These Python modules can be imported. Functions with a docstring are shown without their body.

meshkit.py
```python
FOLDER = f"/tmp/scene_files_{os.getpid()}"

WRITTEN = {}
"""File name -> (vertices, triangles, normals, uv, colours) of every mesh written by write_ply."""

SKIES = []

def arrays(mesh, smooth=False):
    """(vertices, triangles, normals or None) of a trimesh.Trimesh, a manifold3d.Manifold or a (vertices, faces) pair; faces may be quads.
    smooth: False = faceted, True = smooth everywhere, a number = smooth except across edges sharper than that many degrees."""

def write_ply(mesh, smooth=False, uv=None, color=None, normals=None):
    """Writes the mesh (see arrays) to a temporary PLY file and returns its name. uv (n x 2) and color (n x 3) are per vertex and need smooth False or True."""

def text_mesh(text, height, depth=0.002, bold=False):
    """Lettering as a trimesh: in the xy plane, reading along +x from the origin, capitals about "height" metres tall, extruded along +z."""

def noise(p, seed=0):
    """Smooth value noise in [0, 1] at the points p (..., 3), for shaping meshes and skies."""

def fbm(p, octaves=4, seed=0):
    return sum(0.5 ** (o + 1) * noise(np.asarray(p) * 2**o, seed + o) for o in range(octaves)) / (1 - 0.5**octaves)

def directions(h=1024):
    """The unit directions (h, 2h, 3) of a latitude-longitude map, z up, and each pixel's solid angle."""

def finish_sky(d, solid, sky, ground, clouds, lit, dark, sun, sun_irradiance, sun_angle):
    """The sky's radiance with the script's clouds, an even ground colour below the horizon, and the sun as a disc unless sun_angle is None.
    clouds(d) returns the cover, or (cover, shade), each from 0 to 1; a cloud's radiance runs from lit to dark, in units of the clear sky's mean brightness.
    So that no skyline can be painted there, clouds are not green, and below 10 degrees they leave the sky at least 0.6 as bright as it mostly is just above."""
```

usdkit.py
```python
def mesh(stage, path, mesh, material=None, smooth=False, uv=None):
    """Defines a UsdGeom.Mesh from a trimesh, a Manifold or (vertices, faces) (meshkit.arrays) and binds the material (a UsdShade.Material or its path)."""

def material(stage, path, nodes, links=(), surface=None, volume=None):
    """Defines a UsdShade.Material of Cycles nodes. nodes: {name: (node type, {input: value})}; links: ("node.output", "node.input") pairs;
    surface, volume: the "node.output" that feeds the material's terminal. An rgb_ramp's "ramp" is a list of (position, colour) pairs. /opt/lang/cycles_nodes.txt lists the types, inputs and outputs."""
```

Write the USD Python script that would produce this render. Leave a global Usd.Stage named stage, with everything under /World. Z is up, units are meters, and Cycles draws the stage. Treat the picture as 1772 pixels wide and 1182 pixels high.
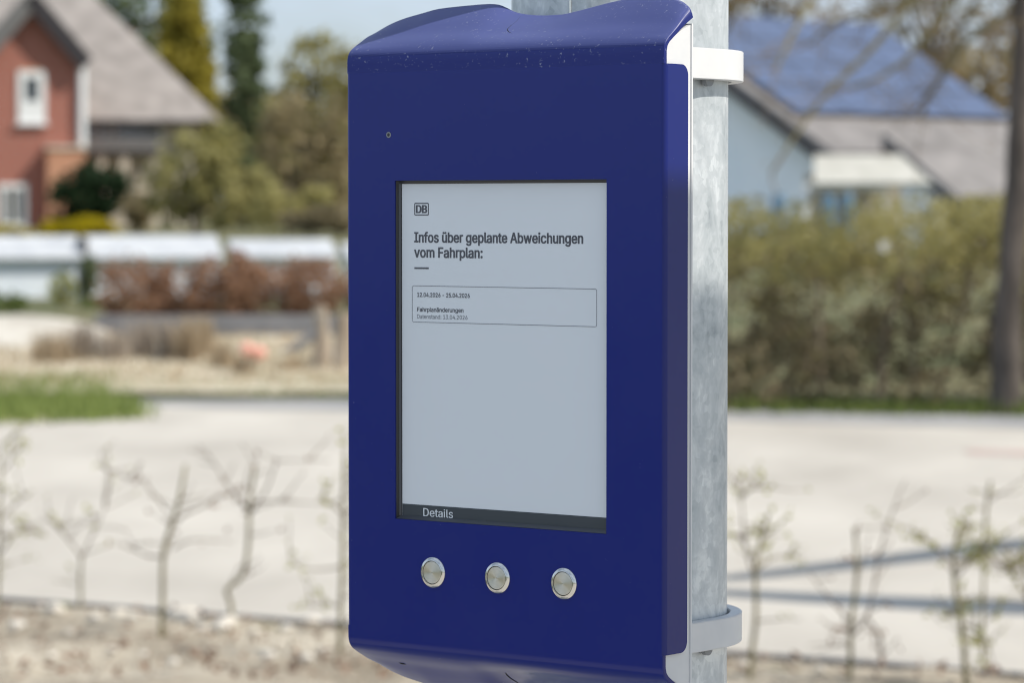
import math, random
import numpy as np, trimesh, usdkit, meshkit
from pxr import Usd, UsdGeom, UsdLux, UsdShade, Gf, Sdf, Vt
from shapely.geometry import Polygon, Point, box as sbox, LineString
from shapely.ops import unary_union

stage = Usd.Stage.CreateInMemory()
UsdGeom.SetStageUpAxis(stage, 'Z'); UsdGeom.SetStageMetersPerUnit(stage, 1.0)
UsdGeom.Xform.Define(stage, '/World'); UsdGeom.Scope.Define(stage, '/World/Looks')

# ------------------------------------------------------------------ camera
CAM_Z, FPX, PITCH = 1.5, 5907.0, 0.0387164            # pixel focal length of the 1772 px wide photograph
cam = UsdGeom.Camera.Define(stage, '/World/camera')
cam.CreateFocalLengthAttr(120.0); cam.CreateHorizontalApertureAttr(36.0); cam.CreateVerticalApertureAttr(36.0 * 684 / 1024)
cam.CreateFStopAttr(9.5); cam.CreateFocusDistanceAttr(2.72); cam.CreateExposureAttr(0.10)
cam.CreateClippingRangeAttr(Gf.Vec2f(0.05, 5000))
cx = UsdGeom.Xformable(cam); cx.AddTranslateOp().Set(Gf.Vec3d(0, 0, CAM_Z)); cx.AddRotateXOp().Set(90 - math.degrees(PITCH))

# ------------------------------------------------------------------ sky and sun
SUN_EL = math.radians(46.5)
SUN_AZ = math.radians(-19.0)                            # from +x, negative = towards the camera's side
S = np.array([math.cos(SUN_EL) * math.cos(SUN_AZ), math.cos(SUN_EL) * math.sin(SUN_AZ), math.sin(SUN_EL)])
sky_mat = usdkit.material(stage, '/World/Looks/sky_air', {
    'sky': ('sky_texture', {'sky_type': 'single_scattering', 'sun_disc': False, 'sun_elevation': SUN_EL,
                            'sun_rotation': math.atan2(S[0], S[1]), 'air_density': 1.0, 'aerosol_density': 0.7, 'ozone_density': 1.0}),
    'tc': ('texture_coordinate', {}),
    'mp': ('mapping', {'scale': (1.0, 1.0, 2.6), 'location': (0.35, 0.1, 0.2)}),
    'nz': ('noise_texture', {'scale': 3.2, 'detail': 6.0, 'roughness': 0.58}),
    'rp': ('rgb_ramp', {'ramp': [(0.0, (0, 0, 0)), (0.40, (0.30, 0.30, 0.30)), (0.62, (0.9, 0.9, 0.9)), (1.0, (1, 1, 1))]}),
    'mx': ('mix', {'color2': (8.4, 9.9, 12.0)}),
    'bg': ('background_shader', {'strength': 0.081})},
    [('tc.generated', 'mp.vector'), ('mp.vector', 'nz.vector'), ('nz.fac', 'rp.fac'), ('rp.color', 'mx.fac'), ('sky.color', 'mx.color1'), ('mx.color', 'bg.color')], surface='bg.background')
dome = UsdLux.DomeLight.Define(stage, '/World/sky')
UsdShade.MaterialBindingAPI.Apply(dome.GetPrim()).Bind(sky_mat)
dome.GetPrim().SetCustomDataByKey('kind', 'structure')
sun = UsdLux.DistantLight.Define(stage, '/World/sun')
sun.CreateAngleAttr(0.53); sun.CreateIntensityAttr(1.25); sun.CreateNormalizeAttr(True); sun.CreateColorAttr(Gf.Vec3f(1.0, 0.94, 0.85))
sun.AddTransformOp().Set(Gf.Matrix4d().SetRotate(Gf.Rotation(Gf.Vec3d(0, 0, 1), Gf.Vec3d(*map(float, S)))))

# ------------------------------------------------------------------ helpers
used = {}
def numbered(parent, name):
    k = (parent, name); n = used.get(k, 0); used[k] = n + 1
    return f'{parent}/{name}' + (f'_{n:03d}' if n else '')
def path_of(p): return '/World' if p is None else (p if isinstance(p, str) else str(p.GetPath()))
def tag(prim, label=None, cat=None, group=None, kind=None):
    for k, v in (('label', label), ('category', cat), ('group', group), ('kind', kind)):
        if v: prim.SetCustomDataByKey(k, v)
    return prim
def obj(name, mesh, material, parent=None, smooth=False, **t):
    m = usdkit.mesh(stage, numbered(path_of(parent), name), mesh, material, smooth=smooth)
    return tag(m.GetPrim(), **t)
def thing(name, label, cat, loc=(0, 0, 0), rotz=0.0, group=None):
    x = UsdGeom.Xform.Define(stage, numbered('/World', name))
    x.AddTranslateOp().Set(Gf.Vec3d(*map(float, loc)))
    if rotz: x.AddRotateZOp().Set(float(rotz))
    return tag(x.GetPrim(), label, cat, group)
def struct(name, mesh, material, smooth=False, parent=None):
    return obj(name, mesh, material, parent, smooth, kind='structure')
def cat(*ms): return trimesh.util.concatenate([m for m in ms])
def bx(x0, x1, y0, y1, z0, z1):
    m = trimesh.creation.box((x1 - x0, y1 - y0, z1 - z0)); m.apply_translation(((x0 + x1) / 2, (y0 + y1) / 2, (z0 + z1) / 2)); return m
def tube(pts, radii, sides=7, cap=True):
    pts = np.asarray(pts, float); n = len(pts); radii = np.broadcast_to(np.asarray(radii, float), (n,))
    t = np.gradient(pts, axis=0); t /= np.maximum(np.linalg.norm(t, axis=1, keepdims=True), 1e-9)
    ref = np.array([0.31, 0.87, 0.38]); a = np.cross(t, ref); a /= np.maximum(np.linalg.norm(a, axis=1, keepdims=True), 1e-9); b = np.cross(t, a)
    th = np.arange(sides) * 2 * np.pi / sides
    v = (pts[:, None] + radii[:, None, None] * (np.cos(th)[None, :, None] * a[:, None] + np.sin(th)[None, :, None] * b[:, None])).reshape(-1, 3)
    f = []
    for i in range(n - 1):
        for j in range(sides):
            k = (j + 1) % sides; p, q, r, s = i * sides + j, i * sides + k, (i + 1) * sides + k, (i + 1) * sides + j
            f += [(p, r, q), (p, s, r)]
    if cap:
        v = np.vstack([v, pts[:1], pts[-1:]]); A, B = n * sides, n * sides + 1
        for j in range(sides):
            k = (j + 1) % sides; f += [(A, j, k), (B, (n - 1) * sides + k, (n - 1) * sides + j)]
    return trimesh.Trimesh(v, np.array(f), process=False)
def bend(p0, p1, rng, wob=0.08, n=6, droop=0.0):
    p0, p1 = np.asarray(p0, float), np.asarray(p1, float); L = np.linalg.norm(p1 - p0); t = np.linspace(0, 1, n)[:, None]
    p = p0 + (p1 - p0) * t; w = rng.normal(0, wob * L, (n, 3)); w[0] = 0; w = np.cumsum(w, axis=0) * 0.5 * t
    p = p + w; p[:, 2] -= droop * L * (t[:, 0] ** 2); return p
def leaves(c, size, rng, aspect=0.55, up=0.0, fold=True):
    """leaf-sized diamonds at the points c, each an island of its own"""
    c = np.asarray(c, float); n = len(c); size = np.broadcast_to(size, (n,)) * rng.uniform(0.6, 1.4, n)
    a = rng.normal(size=(n, 3)); a[:, 2] += up; a /= np.linalg.norm(a, axis=1, keepdims=True)
    b = np.cross(a, rng.normal(size=(n, 3))); b /= np.linalg.norm(b, axis=1, keepdims=True); nn = np.cross(a, b)
    A, B, N = a * size[:, None] * 0.5, b * (size * aspect * 0.5)[:, None], nn * (size * 0.12)[:, None]
    v = np.stack([c - A, c + B + N, c + A, c - B + N], 1).reshape(-1, 3)
    k = np.arange(n)[:, None] * 4
    return trimesh.Trimesh(v, np.vstack([k + [0, 1, 2], k + [0, 2, 3]]), process=False)
def sphere_pts(n, rng):
    d = rng.normal(size=(n, 3)); return d / np.linalg.norm(d, axis=1, keepdims=True)
def crown_pts(center, rad, n, rng, clumps=40, cr=0.3, hollow=0.55):
    center, rad = np.asarray(center, float), np.asarray(rad, float)
    cc = center + sphere_pts(clumps, rng) * (rng.uniform(hollow ** 3, 1, (clumps, 1)) ** (1 / 3)) * rad * (1 - cr * 0.6)
    i = rng.integers(0, clumps, n); s = rng.uniform(0.55, 1.25, clumps)
    return cc[i] + sphere_pts(n, rng) * (rng.uniform(0, 1, (n, 1)) ** 0.36) * rad * cr * s[i][:, None]
def at(px, py, d):
    """the world point at depth d (metres along the camera's level axis) that the photograph shows at pixel px, py"""
    c, s = math.cos(PITCH), math.sin(PITCH); a, b = (px - 886) / FPX, (591 - py) / FPX
    r = np.array([a, c + b * s, -s + b * c]); p = r * (d / r[1]); p[2] += CAM_Z; return p
def extr(poly, h, z0=0.0):
    parts = [trimesh.creation.extrude_polygon(g, h, engine='earcut') for g in getattr(poly, 'geoms', [poly])]
    m = cat(*parts); m.apply_translation((0, 0, z0)); return m
def rough_sheet(x0, x1, y0, y1, nx, ny, zf):
    X, Y = np.meshgrid(np.linspace(x0, x1, nx), np.linspace(y0, y1, ny)); Z = zf(X, Y)
    v = np.stack([X, Y, Z], -1).reshape(-1, 3); i = np.arange((ny - 1) * nx).reshape(ny - 1, nx)[:, :-1].ravel()
    return trimesh.Trimesh(v, np.vstack([np.stack([i, i + 1, i + nx + 1], 1), np.stack([i, i + nx + 1, i + nx], 1)]), process=False)

# ------------------------------------------------------------------ materials
L = '/World/Looks/'
def noisy(name, c1, c2, scale=5.0, rough=0.8, detail=4.0, bump=0.0, bscale=None, spec=0.4, lo=0.35, hi=0.65, stretch=(1, 1, 1), metallic=0.0, bdist=0.01):
    n = {'g': ('geometry', {}), 'mp': ('mapping', {'scale': stretch}), 'nz': ('noise_texture', {'scale': scale, 'detail': detail, 'roughness': 0.6}),
         'rp': ('rgb_ramp', {'ramp': [(lo, c1), (hi, c2)]}), 'p': ('principled_bsdf', {'roughness': rough, 'specular_ior_level': spec, 'metallic': metallic})}
    l = [('g.position', 'mp.vector'), ('mp.vector', 'nz.vector'), ('nz.fac', 'rp.fac'), ('rp.color', 'p.base_color')]
    if bump:
        n['nb'] = ('noise_texture', {'scale': bscale or scale * 6, 'detail': 3.0}); n['bp'] = ('bump', {'strength': bump, 'distance': bdist})
        l += [('mp.vector', 'nb.vector'), ('nb.fac', 'bp.height'), ('bp.normal', 'p.normal')]
    return usdkit.material(stage, L + name, n, l, surface='p.BSDF')
def plain(name, c, rough=0.5, spec=0.5, metallic=0.0, **k):
    return usdkit.material(stage, L + name, {'p': ('principled_bsdf', {'base_color': c, 'roughness': rough, 'specular_ior_level': spec, 'metallic': metallic, **k})}, [], surface='p.BSDF')
def leafy(name, stops, trans=0.3, rough=0.55):
    n = {'g': ('geometry', {}), 'rp': ('rgb_ramp', {'ramp': stops}), 'p': ('principled_bsdf', {'roughness': rough, 'specular_ior_level': 0.12}),
         't': ('translucent_bsdf', {}), 'm': ('mix_closure', {'fac': trans})}
    return usdkit.material(stage, L + name, n, [('g.random_per_island', 'rp.fac'), ('rp.color', 'p.base_color'), ('rp.color', 't.color'), ('p.BSDF', 'm.closure1'), ('t.BSDF', 'm.closure2')], surface='m.closure')

BLUE = (0.005, 0.012, 0.128)
def blue_paint(name, dirt, rough, top_lit):
    n = {'g': ('geometry', {}), 'nb': ('noise_texture', {'scale': 900.0, 'detail': 2.0}), 'bp': ('bump', {'strength': 0.05, 'distance': 0.0004}),
         'nr': ('noise_texture', {'scale': 14.0, 'detail': 4.0}), 'rr': ('map_range', {'from_min': 0.3, 'from_max': 0.7, 'to_min': rough, 'to_max': rough + .07}),
         'vo': ('noise_texture', {'scale': 330.0, 'detail': 3.0, 'roughness': 0.7}), 'vr': ('rgb_ramp', {'ramp': [(dirt, (0, 0, 0)), (dirt + 0.05, (1, 1, 1))]}),
         'big': ('noise_texture', {'scale': 22.0, 'detail': 3.0}), 'br': ('rgb_ramp', {'ramp': [(0.42, (0, 0, 0)), (0.62, (1, 1, 1))]}),
         'mul': ('math', {'math_type': 'multiply'}), 'k': ('math', {'math_type': 'multiply', 'value2': 0.5}),
         'sx': ('separate_xyz', {}), 'tl': ('map_range', {'from_min': 0.25, 'from_max': 0.8, 'to_min': 0.0, 'to_max': top_lit, 'clamp': True}), 'ml': ('mix', {'color1': BLUE, 'color2': (0.26, 0.30, 0.56)}),  # up-facing slopes painted a lighter blue, as if the light caught them
         'mx': ('mix', {'color2': (0.42, 0.44, 0.5)}),
         'p': ('principled_bsdf', {'specular_ior_level': 0.38})}
    l = [('g.position', 'nb.vector'), ('g.position', 'nr.vector'), ('g.position', 'vo.vector'), ('g.position', 'big.vector'), ('nb.fac', 'bp.height'), ('bp.normal', 'p.normal'),
         ('nr.fac', 'rr.value'), ('rr.result', 'p.roughness'), ('vo.fac', 'vr.fac'), ('big.fac', 'br.fac'), ('vr.color', 'mul.value1'), ('br.color', 'mul.value2'), ('mul.value', 'k.value1'), ('k.value', 'mx.fac'), ('mx.color', 'p.base_color'), ('g.true_normal', 'sx.vector'), ('sx.z', 'tl.value'), ('tl.result', 'ml.fac'), ('ml.color', 'mx.color1')]
    return usdkit.material(stage, L + name, n, l, surface='p.BSDF')
M = {}
M['blue'] = blue_paint('blue_paint', 0.72, .21, 0.0)
M['blue_specked_lit'] = blue_paint('blue_paint_specked_lit', 0.63, .40, 0.24)  # dirt specks, plus the lit look of the upper slope painted into the colour
M['white_coat'] = noisy('white_powder_coat', (0.57, 0.575, 0.58), (0.61, 0.61, 0.605), 30, 0.42, bump=0.05, bscale=1200, bdist=0.0003)
M['paper'] = plain('electronic_paper', (0.595, 0.62, 0.65), 0.16, 0.5)
M['ink'] = plain('display_ink', (0.062, 0.065, 0.078), 0.45)
M['ink_soft'] = plain('display_ink_grey', (0.13, 0.14, 0.16), 0.45)
M['bar'] = plain('display_dark_bar', (0.035, 0.042, 0.05), 0.35)
M['bezel'] = plain('bezel_black', (0.02, 0.021, 0.024), 0.3)
M['ledge'] = plain('bezel_grey', (0.065, 0.07, 0.08), 0.35)
M['rubber'] = plain('black_gap', (0.006, 0.006, 0.008), 0.6)
M['steel_ring'] = plain('polished_steel', (0.72, 0.70, 0.66), 0.14, metallic=1.0)
M['steel_face'] = usdkit.material(stage, L + 'brushed_steel', {
    'tc': ('texture_coordinate', {}), 'sx': ('separate_xyz', {}), 'a': ('math', {'math_type': 'multiply', 'value2': math.cos(-0.667229)}), 'b': ('math', {'math_type': 'multiply', 'value2': math.sin(-0.667229)}), 'c': ('combine_xyz', {}),
    'p': ('principled_bsdf', {'base_color': (0.80, 0.76, 0.68), 'metallic': 1.0, 'roughness': 0.33, 'anisotropic': 0.97})},
    [('tc.object', 'sx.vector'), ('sx.x', 'a.value1'), ('sx.x', 'b.value1'), ('a.value', 'c.x'), ('b.value', 'c.y'), ('sx.z', 'c.z'), ('c.vector', 'p.tangent')], surface='p.BSDF')
M['bolt'] = plain('dark_bolt', (0.22, 0.23, 0.24), 0.45, metallic=0.3)
M['galv'] = usdkit.material(stage, L + 'galvanised_steel', {
    'tc': ('texture_coordinate', {}), 'mp': ('mapping', {'scale': (1, 1, 0.55)}), 'm2': ('mapping', {'scale': (1, 1, 0.05)}),
    'n1': ('noise_texture', {'scale': 42.0, 'detail': 6.0, 'roughness': 0.66, 'distortion': 0.6}), 'n2': ('noise_texture', {'scale': 95.0, 'detail': 4.0}), 'n3': ('voronoi_texture', {'scale': 170.0}), 'bw': ('rgb_to_bw', {}), 'mxc': ('mix', {'fac': 0.09}),
    'nbig': ('noise_texture', {'scale': 9.0, 'detail': 3.0}),
    'mxn': ('mix', {'fac': 0.16}), 'mxb': ('mix', {'fac': 0.28}),
    'r': ('rgb_ramp', {'ramp': [(0.30, (0.26, 0.29, 0.31)), (0.44, (0.44, 0.475, 0.49)), (0.52, (0.52, 0.55, 0.565)), (0.60, (0.66, 0.69, 0.70)), (0.72, (0.74, 0.76, 0.765))]}),
    'rr': ('rgb_ramp', {'ramp': [(0.3, (0.55, 0.55, 0.55)), (0.7, (0.36, 0.36, 0.36))]}), 'bp': ('bump', {'strength': 0.12, 'distance': 0.0008}),
    'p': ('principled_bsdf', {'metallic': 0.35, 'specular_ior_level': 0.5})},
    [('tc.object', 'mp.vector'), ('tc.object', 'm2.vector'), ('mp.vector', 'n1.vector'), ('m2.vector', 'n2.vector'), ('tc.object', 'n3.vector'), ('mp.vector', 'nbig.vector'),
     ('n1.fac', 'mxn.color1'), ('n2.fac', 'mxn.color2'), ('mxn.color', 'mxb.color1'), ('nbig.fac', 'mxb.color2'), ('n3.color', 'bw.color'), ('mxb.color', 'mxc.color1'), ('bw.val', 'mxc.color2'), ('mxc.color', 'r.fac'), ('r.color', 'p.base_color'), ('n1.fac', 'rr.fac'), ('rr.color', 'p.roughness'), ('n3.distance', 'bp.height'), ('bp.normal', 'p.normal')], surface='p.BSDF')
M['grass_ground'] = noisy('grass_ground', (0.07, 0.085, 0.03), (0.17, 0.15, 0.075), 0.7, 0.95, bump=0.4, bscale=12, bdist=0.05)
M['island'] = noisy('island_turf', (0.26, 0.28, 0.12), (0.46, 0.43, 0.25), 1.2, 0.95)
M['platform'] = noisy('platform_paving', (0.36, 0.345, 0.315), (0.46, 0.44, 0.405), 3, 0.9)
M['carpark'] = noisy('pale_concrete', (0.375, 0.345, 0.30), (0.515, 0.482, 0.425), 0.75, 0.92, detail=8, stretch=(1, .45, 1), lo=.28, hi=.62, bump=0.2, bscale=40, bdist=0.004)
M['asphalt'] = noisy('grey_asphalt_edge', (0.25, 0.25, 0.255), (0.34, 0.335, 0.33), 1.5, 0.9, detail=6)
M['soil'] = noisy('stony_soil', (0.24, 0.20, 0.145), (0.47, 0.42, 0.335), 1.6, 0.95, detail=7, bump=0.6, bscale=24, bdist=0.03)
M['edging'] = plain('dark_edging', (0.07, 0.075, 0.085), 0.6)
M['stone'] = noisy('pale_stone', (0.46, 0.42, 0.36), (0.66, 0.62, 0.55), 18, 0.9)
M['grit'] = noisy('sandy_grit', (0.30, 0.255, 0.20), (0.46, 0.41, 0.33), 14, 0.9)
M['gravel'] = noisy('pale_gravel', (0.36, 0.33, 0.28), (0.55, 0.52, 0.46), 2.0, 0.95, detail=7)
M['bank'] = noisy('dry_bank', (0.36, 0.32, 0.21), (0.56, 0.50, 0.39), 1.1, 0.95, detail=6)
M['kerb'] = noisy('grey_kerb', (0.16, 0.162, 0.172), (0.24, 0.24, 0.25), 3, 0.9)
M['bark'] = noisy('bark_dark', (0.045, 0.038, 0.033), (0.12, 0.10, 0.085), 9, 0.9, bump=0.6, stretch=(1, 1, 0.25), bdist=0.02)
M['bark_grey'] = noisy('bark_grey_green', (0.115, 0.10, 0.047), (0.24, 0.21, 0.11), 30, 0.9, bump=0.4, bdist=0.003)
M['twig'] = noisy('twig_brown', (0.11, 0.085, 0.06), (0.21, 0.165, 0.12), 6, 0.9)
M['brick'] = usdkit.material(stage, L + 'red_brick', {'g': ('geometry', {}), 'mp': ('mapping', {'rotation': (math.pi / 2, 0, 0)}),
    'b': ('brick_texture', {'color1': (0.37, 0.125, 0.085), 'color2': (0.33, 0.105, 0.075), 'mortar': (0.36, 0.24, 0.20), 'scale': 4.0, 'mortar_size': 0.02}), 'p': ('principled_bsdf', {'roughness': 0.9})},
    [('g.position', 'mp.vector'), ('mp.vector', 'b.vector'), ('b.color', 'p.base_color')], surface='p.BSDF')
M['brick_orange'] = noisy('orange_brick', (0.46, 0.22, 0.13), (0.56, 0.30, 0.19), 4, 0.9)
M['plaster'] = noisy('beige_plaster', (0.50, 0.44, 0.35), (0.58, 0.52, 0.43), 2, 0.9)
M['plaster_cool'] = noisy('pale_render', (0.72, 0.78, 0.82), (0.78, 0.82, 0.85), 1.2, 0.9)
M['white'] = plain('white_gloss', (0.80, 0.80, 0.79), 0.4)
M['white_wall'] = noisy('white_wall', (0.64, 0.69, 0.74), (0.70, 0.75, 0.79), 2, 0.8)
M['coping'] = noisy('weathered_coping', (0.38, 0.40, 0.43), (0.48, 0.50, 0.52), 3, 0.7)
M['canvas'] = noisy('cream_canvas', (0.40, 0.39, 0.345), (0.50, 0.49, 0.44), 2.5, 0.9)
M['glass'] = plain('window_glass', (0.035, 0.045, 0.05), 0.06, 0.9)
M['tile'] = usdkit.material(stage, L + 'weathered_tiles', {'g': ('geometry', {}), 'w': ('wave_texture', {'scale': 1.1, 'distortion': 0.4}), 'nz': ('noise_texture', {'scale': 1.4, 'detail': 5.0}),
    'rp': ('rgb_ramp', {'ramp': [(0.3, (0.20, 0.178, 0.163)), (0.7, (0.335, 0.305, 0.282))]}), 'p': ('principled_bsdf', {'roughness': 0.85})},
    [('g.position', 'nz.vector'), ('nz.fac', 'rp.fac'), ('rp.color', 'p.base_color')], surface='p.BSDF')
M['tile_grey'] = noisy('grey_brown_tiles', (0.155, 0.145, 0.14), (0.245, 0.23, 0.222), 1.6, 0.8, detail=5)
M['fascia'] = plain('dark_fascia', (0.03, 0.025, 0.028), 0.6)
M['grey_board'] = plain('grey_boards', (0.15, 0.145, 0.14), 0.7)
M['solar'] = plain('solar_cells', (0.075, 0.105, 0.19), 0.34, 0.6)
M['alu'] = plain('panel_frame', (0.08, 0.09, 0.12), 0.4, metallic=0.4)
M['barrel'] = plain('blue_plastic', (0.11, 0.21, 0.31), 0.5)
M['pink'] = plain('salmon_plastic', (0.72, 0.36, 0.28), 0.5)
M['red_line'] = noisy('worn_red_paint', (0.44, 0.27, 0.235), (0.48, 0.41, 0.37), 3, 0.9)
M['log'] = noisy('weathered_wood', (0.25, 0.20, 0.15), (0.45, 0.385, 0.31), 7, 0.9, stretch=(1, 1, 0.2))
M['straw'] = leafy('straw', [(0, (0.462, 0.367, 0.252)), (0.5, (0.630, 0.536, 0.410)), (1, (0.720, 0.662, 0.536))], 0.35)
M['straw_grey'] = leafy('straw_grey', [(0, (0.40, 0.34, 0.28)), (0.5, (0.56, 0.49, 0.41)), (1, (0.70, 0.63, 0.54))], 0.35)
M['grass'] = leafy('grass_blades', [(0, (0.14, 0.18, 0.05)), (0.5, (0.28, 0.33, 0.11)), (1, (0.52, 0.50, 0.24))], 0.35)
M['grass_bright'] = leafy('grass_bright', [(0, (0.22, 0.27, 0.08)), (0.5, (0.40, 0.46, 0.14)), (0.8, (0.58, 0.57, 0.24)), (1, (0.66, 0.60, 0.40))], 0.4)
M['lf_dark'] = leafy('needles_dark', [(0, (0.035, 0.072, 0.035)), (0.6, (0.086, 0.138, 0.064)), (1, (0.173, 0.216, 0.086))], 0.15)
M['lf_conifer'] = leafy('conifer_green', [(0, (0.15, 0.19, 0.10)), (0.6, (0.30, 0.35, 0.17)), (1, (0.48, 0.48, 0.25))], 0.4)
M['lf_yellow'] = leafy('yellow_green_scale', [(0, (0.34, 0.29, 0.05)), (0.5, (0.58, 0.48, 0.08)), (1, (0.74, 0.63, 0.15))], 0.5)
M['lf_olive'] = leafy('olive_leaves', [(0, (0.36, 0.33, 0.14)), (0.5, (0.58, 0.53, 0.23)), (1, (0.72, 0.67, 0.33))], 0.5)
M['lf_brownolive'] = leafy('brown_olive_buds', [(0, (0.34, 0.28, 0.16)), (0.5, (0.50, 0.43, 0.25)), (1, (0.64, 0.60, 0.32))], 0.45)
M['lf_ochre'] = leafy('ochre_buds', [(0, (0.274, 0.201, 0.097)), (0.5, (0.467, 0.346, 0.177)), (1, (0.612, 0.483, 0.274))], 0.3)
M['lf_hedge'] = leafy('dark_evergreen_leaves', [(0, (0.022, 0.044, 0.018)), (0.6, (0.048, 0.092, 0.035)), (1, (0.111, 0.189, 0.066))], 0.15)
M['lf_forsythia'] = leafy('yellow_blossom', [(0, (0.40, 0.32, 0.01)), (0.6, (0.62, 0.50, 0.01)), (1, (0.30, 0.36, 0.05))], 0.3)
M['lf_beech'] = leafy('withered_beech_leaves', [(0, (0.34, 0.20, 0.125)), (0.5, (0.56, 0.36, 0.24)), (0.9, (0.70, 0.52, 0.38)), (1, (0.74, 0.66, 0.56))], 0.4)
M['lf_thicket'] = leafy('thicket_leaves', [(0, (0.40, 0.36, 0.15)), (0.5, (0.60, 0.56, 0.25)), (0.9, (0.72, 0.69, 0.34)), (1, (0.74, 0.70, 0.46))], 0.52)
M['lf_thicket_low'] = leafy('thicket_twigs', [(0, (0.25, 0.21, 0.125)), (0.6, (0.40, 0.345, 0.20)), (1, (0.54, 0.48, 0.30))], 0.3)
M['lf_spring'] = leafy('spring_leaves', [(0, (0.34, 0.34, 0.08)), (0.6, (0.52, 0.48, 0.14)), (1, (0.60, 0.52, 0.20))], 0.5)
M['lf_dead'] = leafy('dead_leaves', [(0, (0.26, 0.17, 0.12)), (1, (0.44, 0.32, 0.23))], 0.3)

# ------------------------------------------------------------------ terrain
def ground_z(x, y):
    return np.interp(y, [-1e4, 26.5, 27.5, 32.5, 34, 45, 60, 1e4], [0, 0, 0.03, 0.22, 0.33, 0.40, 0.90, 0.90]) + 0 * x
ys = np.concatenate([[-700, -200, -60, -20, 0, 10, 20, 26.5, 27.5], np.linspace(28, 60, 33), [80, 110, 150, 220, 400, 900, 1800]])
xs = np.concatenate([[-1500, -500, -200, -80], np.linspace(-40, 40, 41), [80, 200, 500, 1500]])
X, Y = np.meshgrid(xs, ys); Z = ground_z(X, Y) + 0.04 * (meshkit.noise(np.stack([X * .5, Y * .5, 0 * X], -1)) - .5) * (Y > 28)
i = np.arange((len(ys) - 1) * len(xs)).reshape(len(ys) - 1, len(xs))[:, :-1].ravel(); w_ = len(xs)
struct('ground', trimesh.Trimesh(np.stack([X, Y, Z - 0.004], -1).reshape(-1, 3), np.vstack([np.stack([i, i + 1, i + w_ + 1], 1), np.stack([i, i + w_ + 1, i + w_], 1)]), process=False), M['grass_ground'], True)
def flat_poly(pts, z):
    p = np.array(pts, float); v = np.column_stack([p, np.full(len(p), z)])
    t = trimesh.creation.triangulate_polygon(Polygon(p), engine='earcut'); return trimesh.Trimesh(np.column_stack([t[0], np.full(len(t[0]), z)]), t[1], process=False)
def gnd(px, py): 
    d = CAM_Z / (math.tan(PITCH) + (py - 591) / FPX) ; return at(px, py, d * 1.0)
def on_ground(px, py):
    c, s = math.cos(PITCH), math.sin(PITCH); a, b = (px - 886) / FPX, (591 - py) / FPX
    r = np.array([a, c + b * s, -s + b * c]); return r * (CAM_Z / -r[2]) + [0, 0, CAM_Z]
e0, e1 = on_ground(0, 1050)[:2], on_ground(1772, 1184)[:2]
ed = (e1 - e0) / np.linalg.norm(e1 - e0); eL, eR = e0 - ed * 30, e1 + ed * 30; en = np.array([-ed[1], ed[0]])     # en points away from the camera
far_l, far_m, far_r = on_ground(-600, 690)[:2], on_ground(598, 693)[:2], on_ground(1772, 722)[:2]
far_r2 = far_m + (far_r - far_m) * 6
struct('car_park', flat_poly([eL, eR, (eR[0] + 4, far_r2[1]), far_r2, far_m, far_l, (-32, far_l[1])], 0.0), M['carpark'])
def rise(x, y):
    return 0.035 * (meshkit.fbm(np.stack([x * 2.2, y * 2.2, 0 * x], -1), 4) - .5)
q = np.linspace(0, 1, 260); rws = np.linspace(0, 1, 60)
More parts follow.
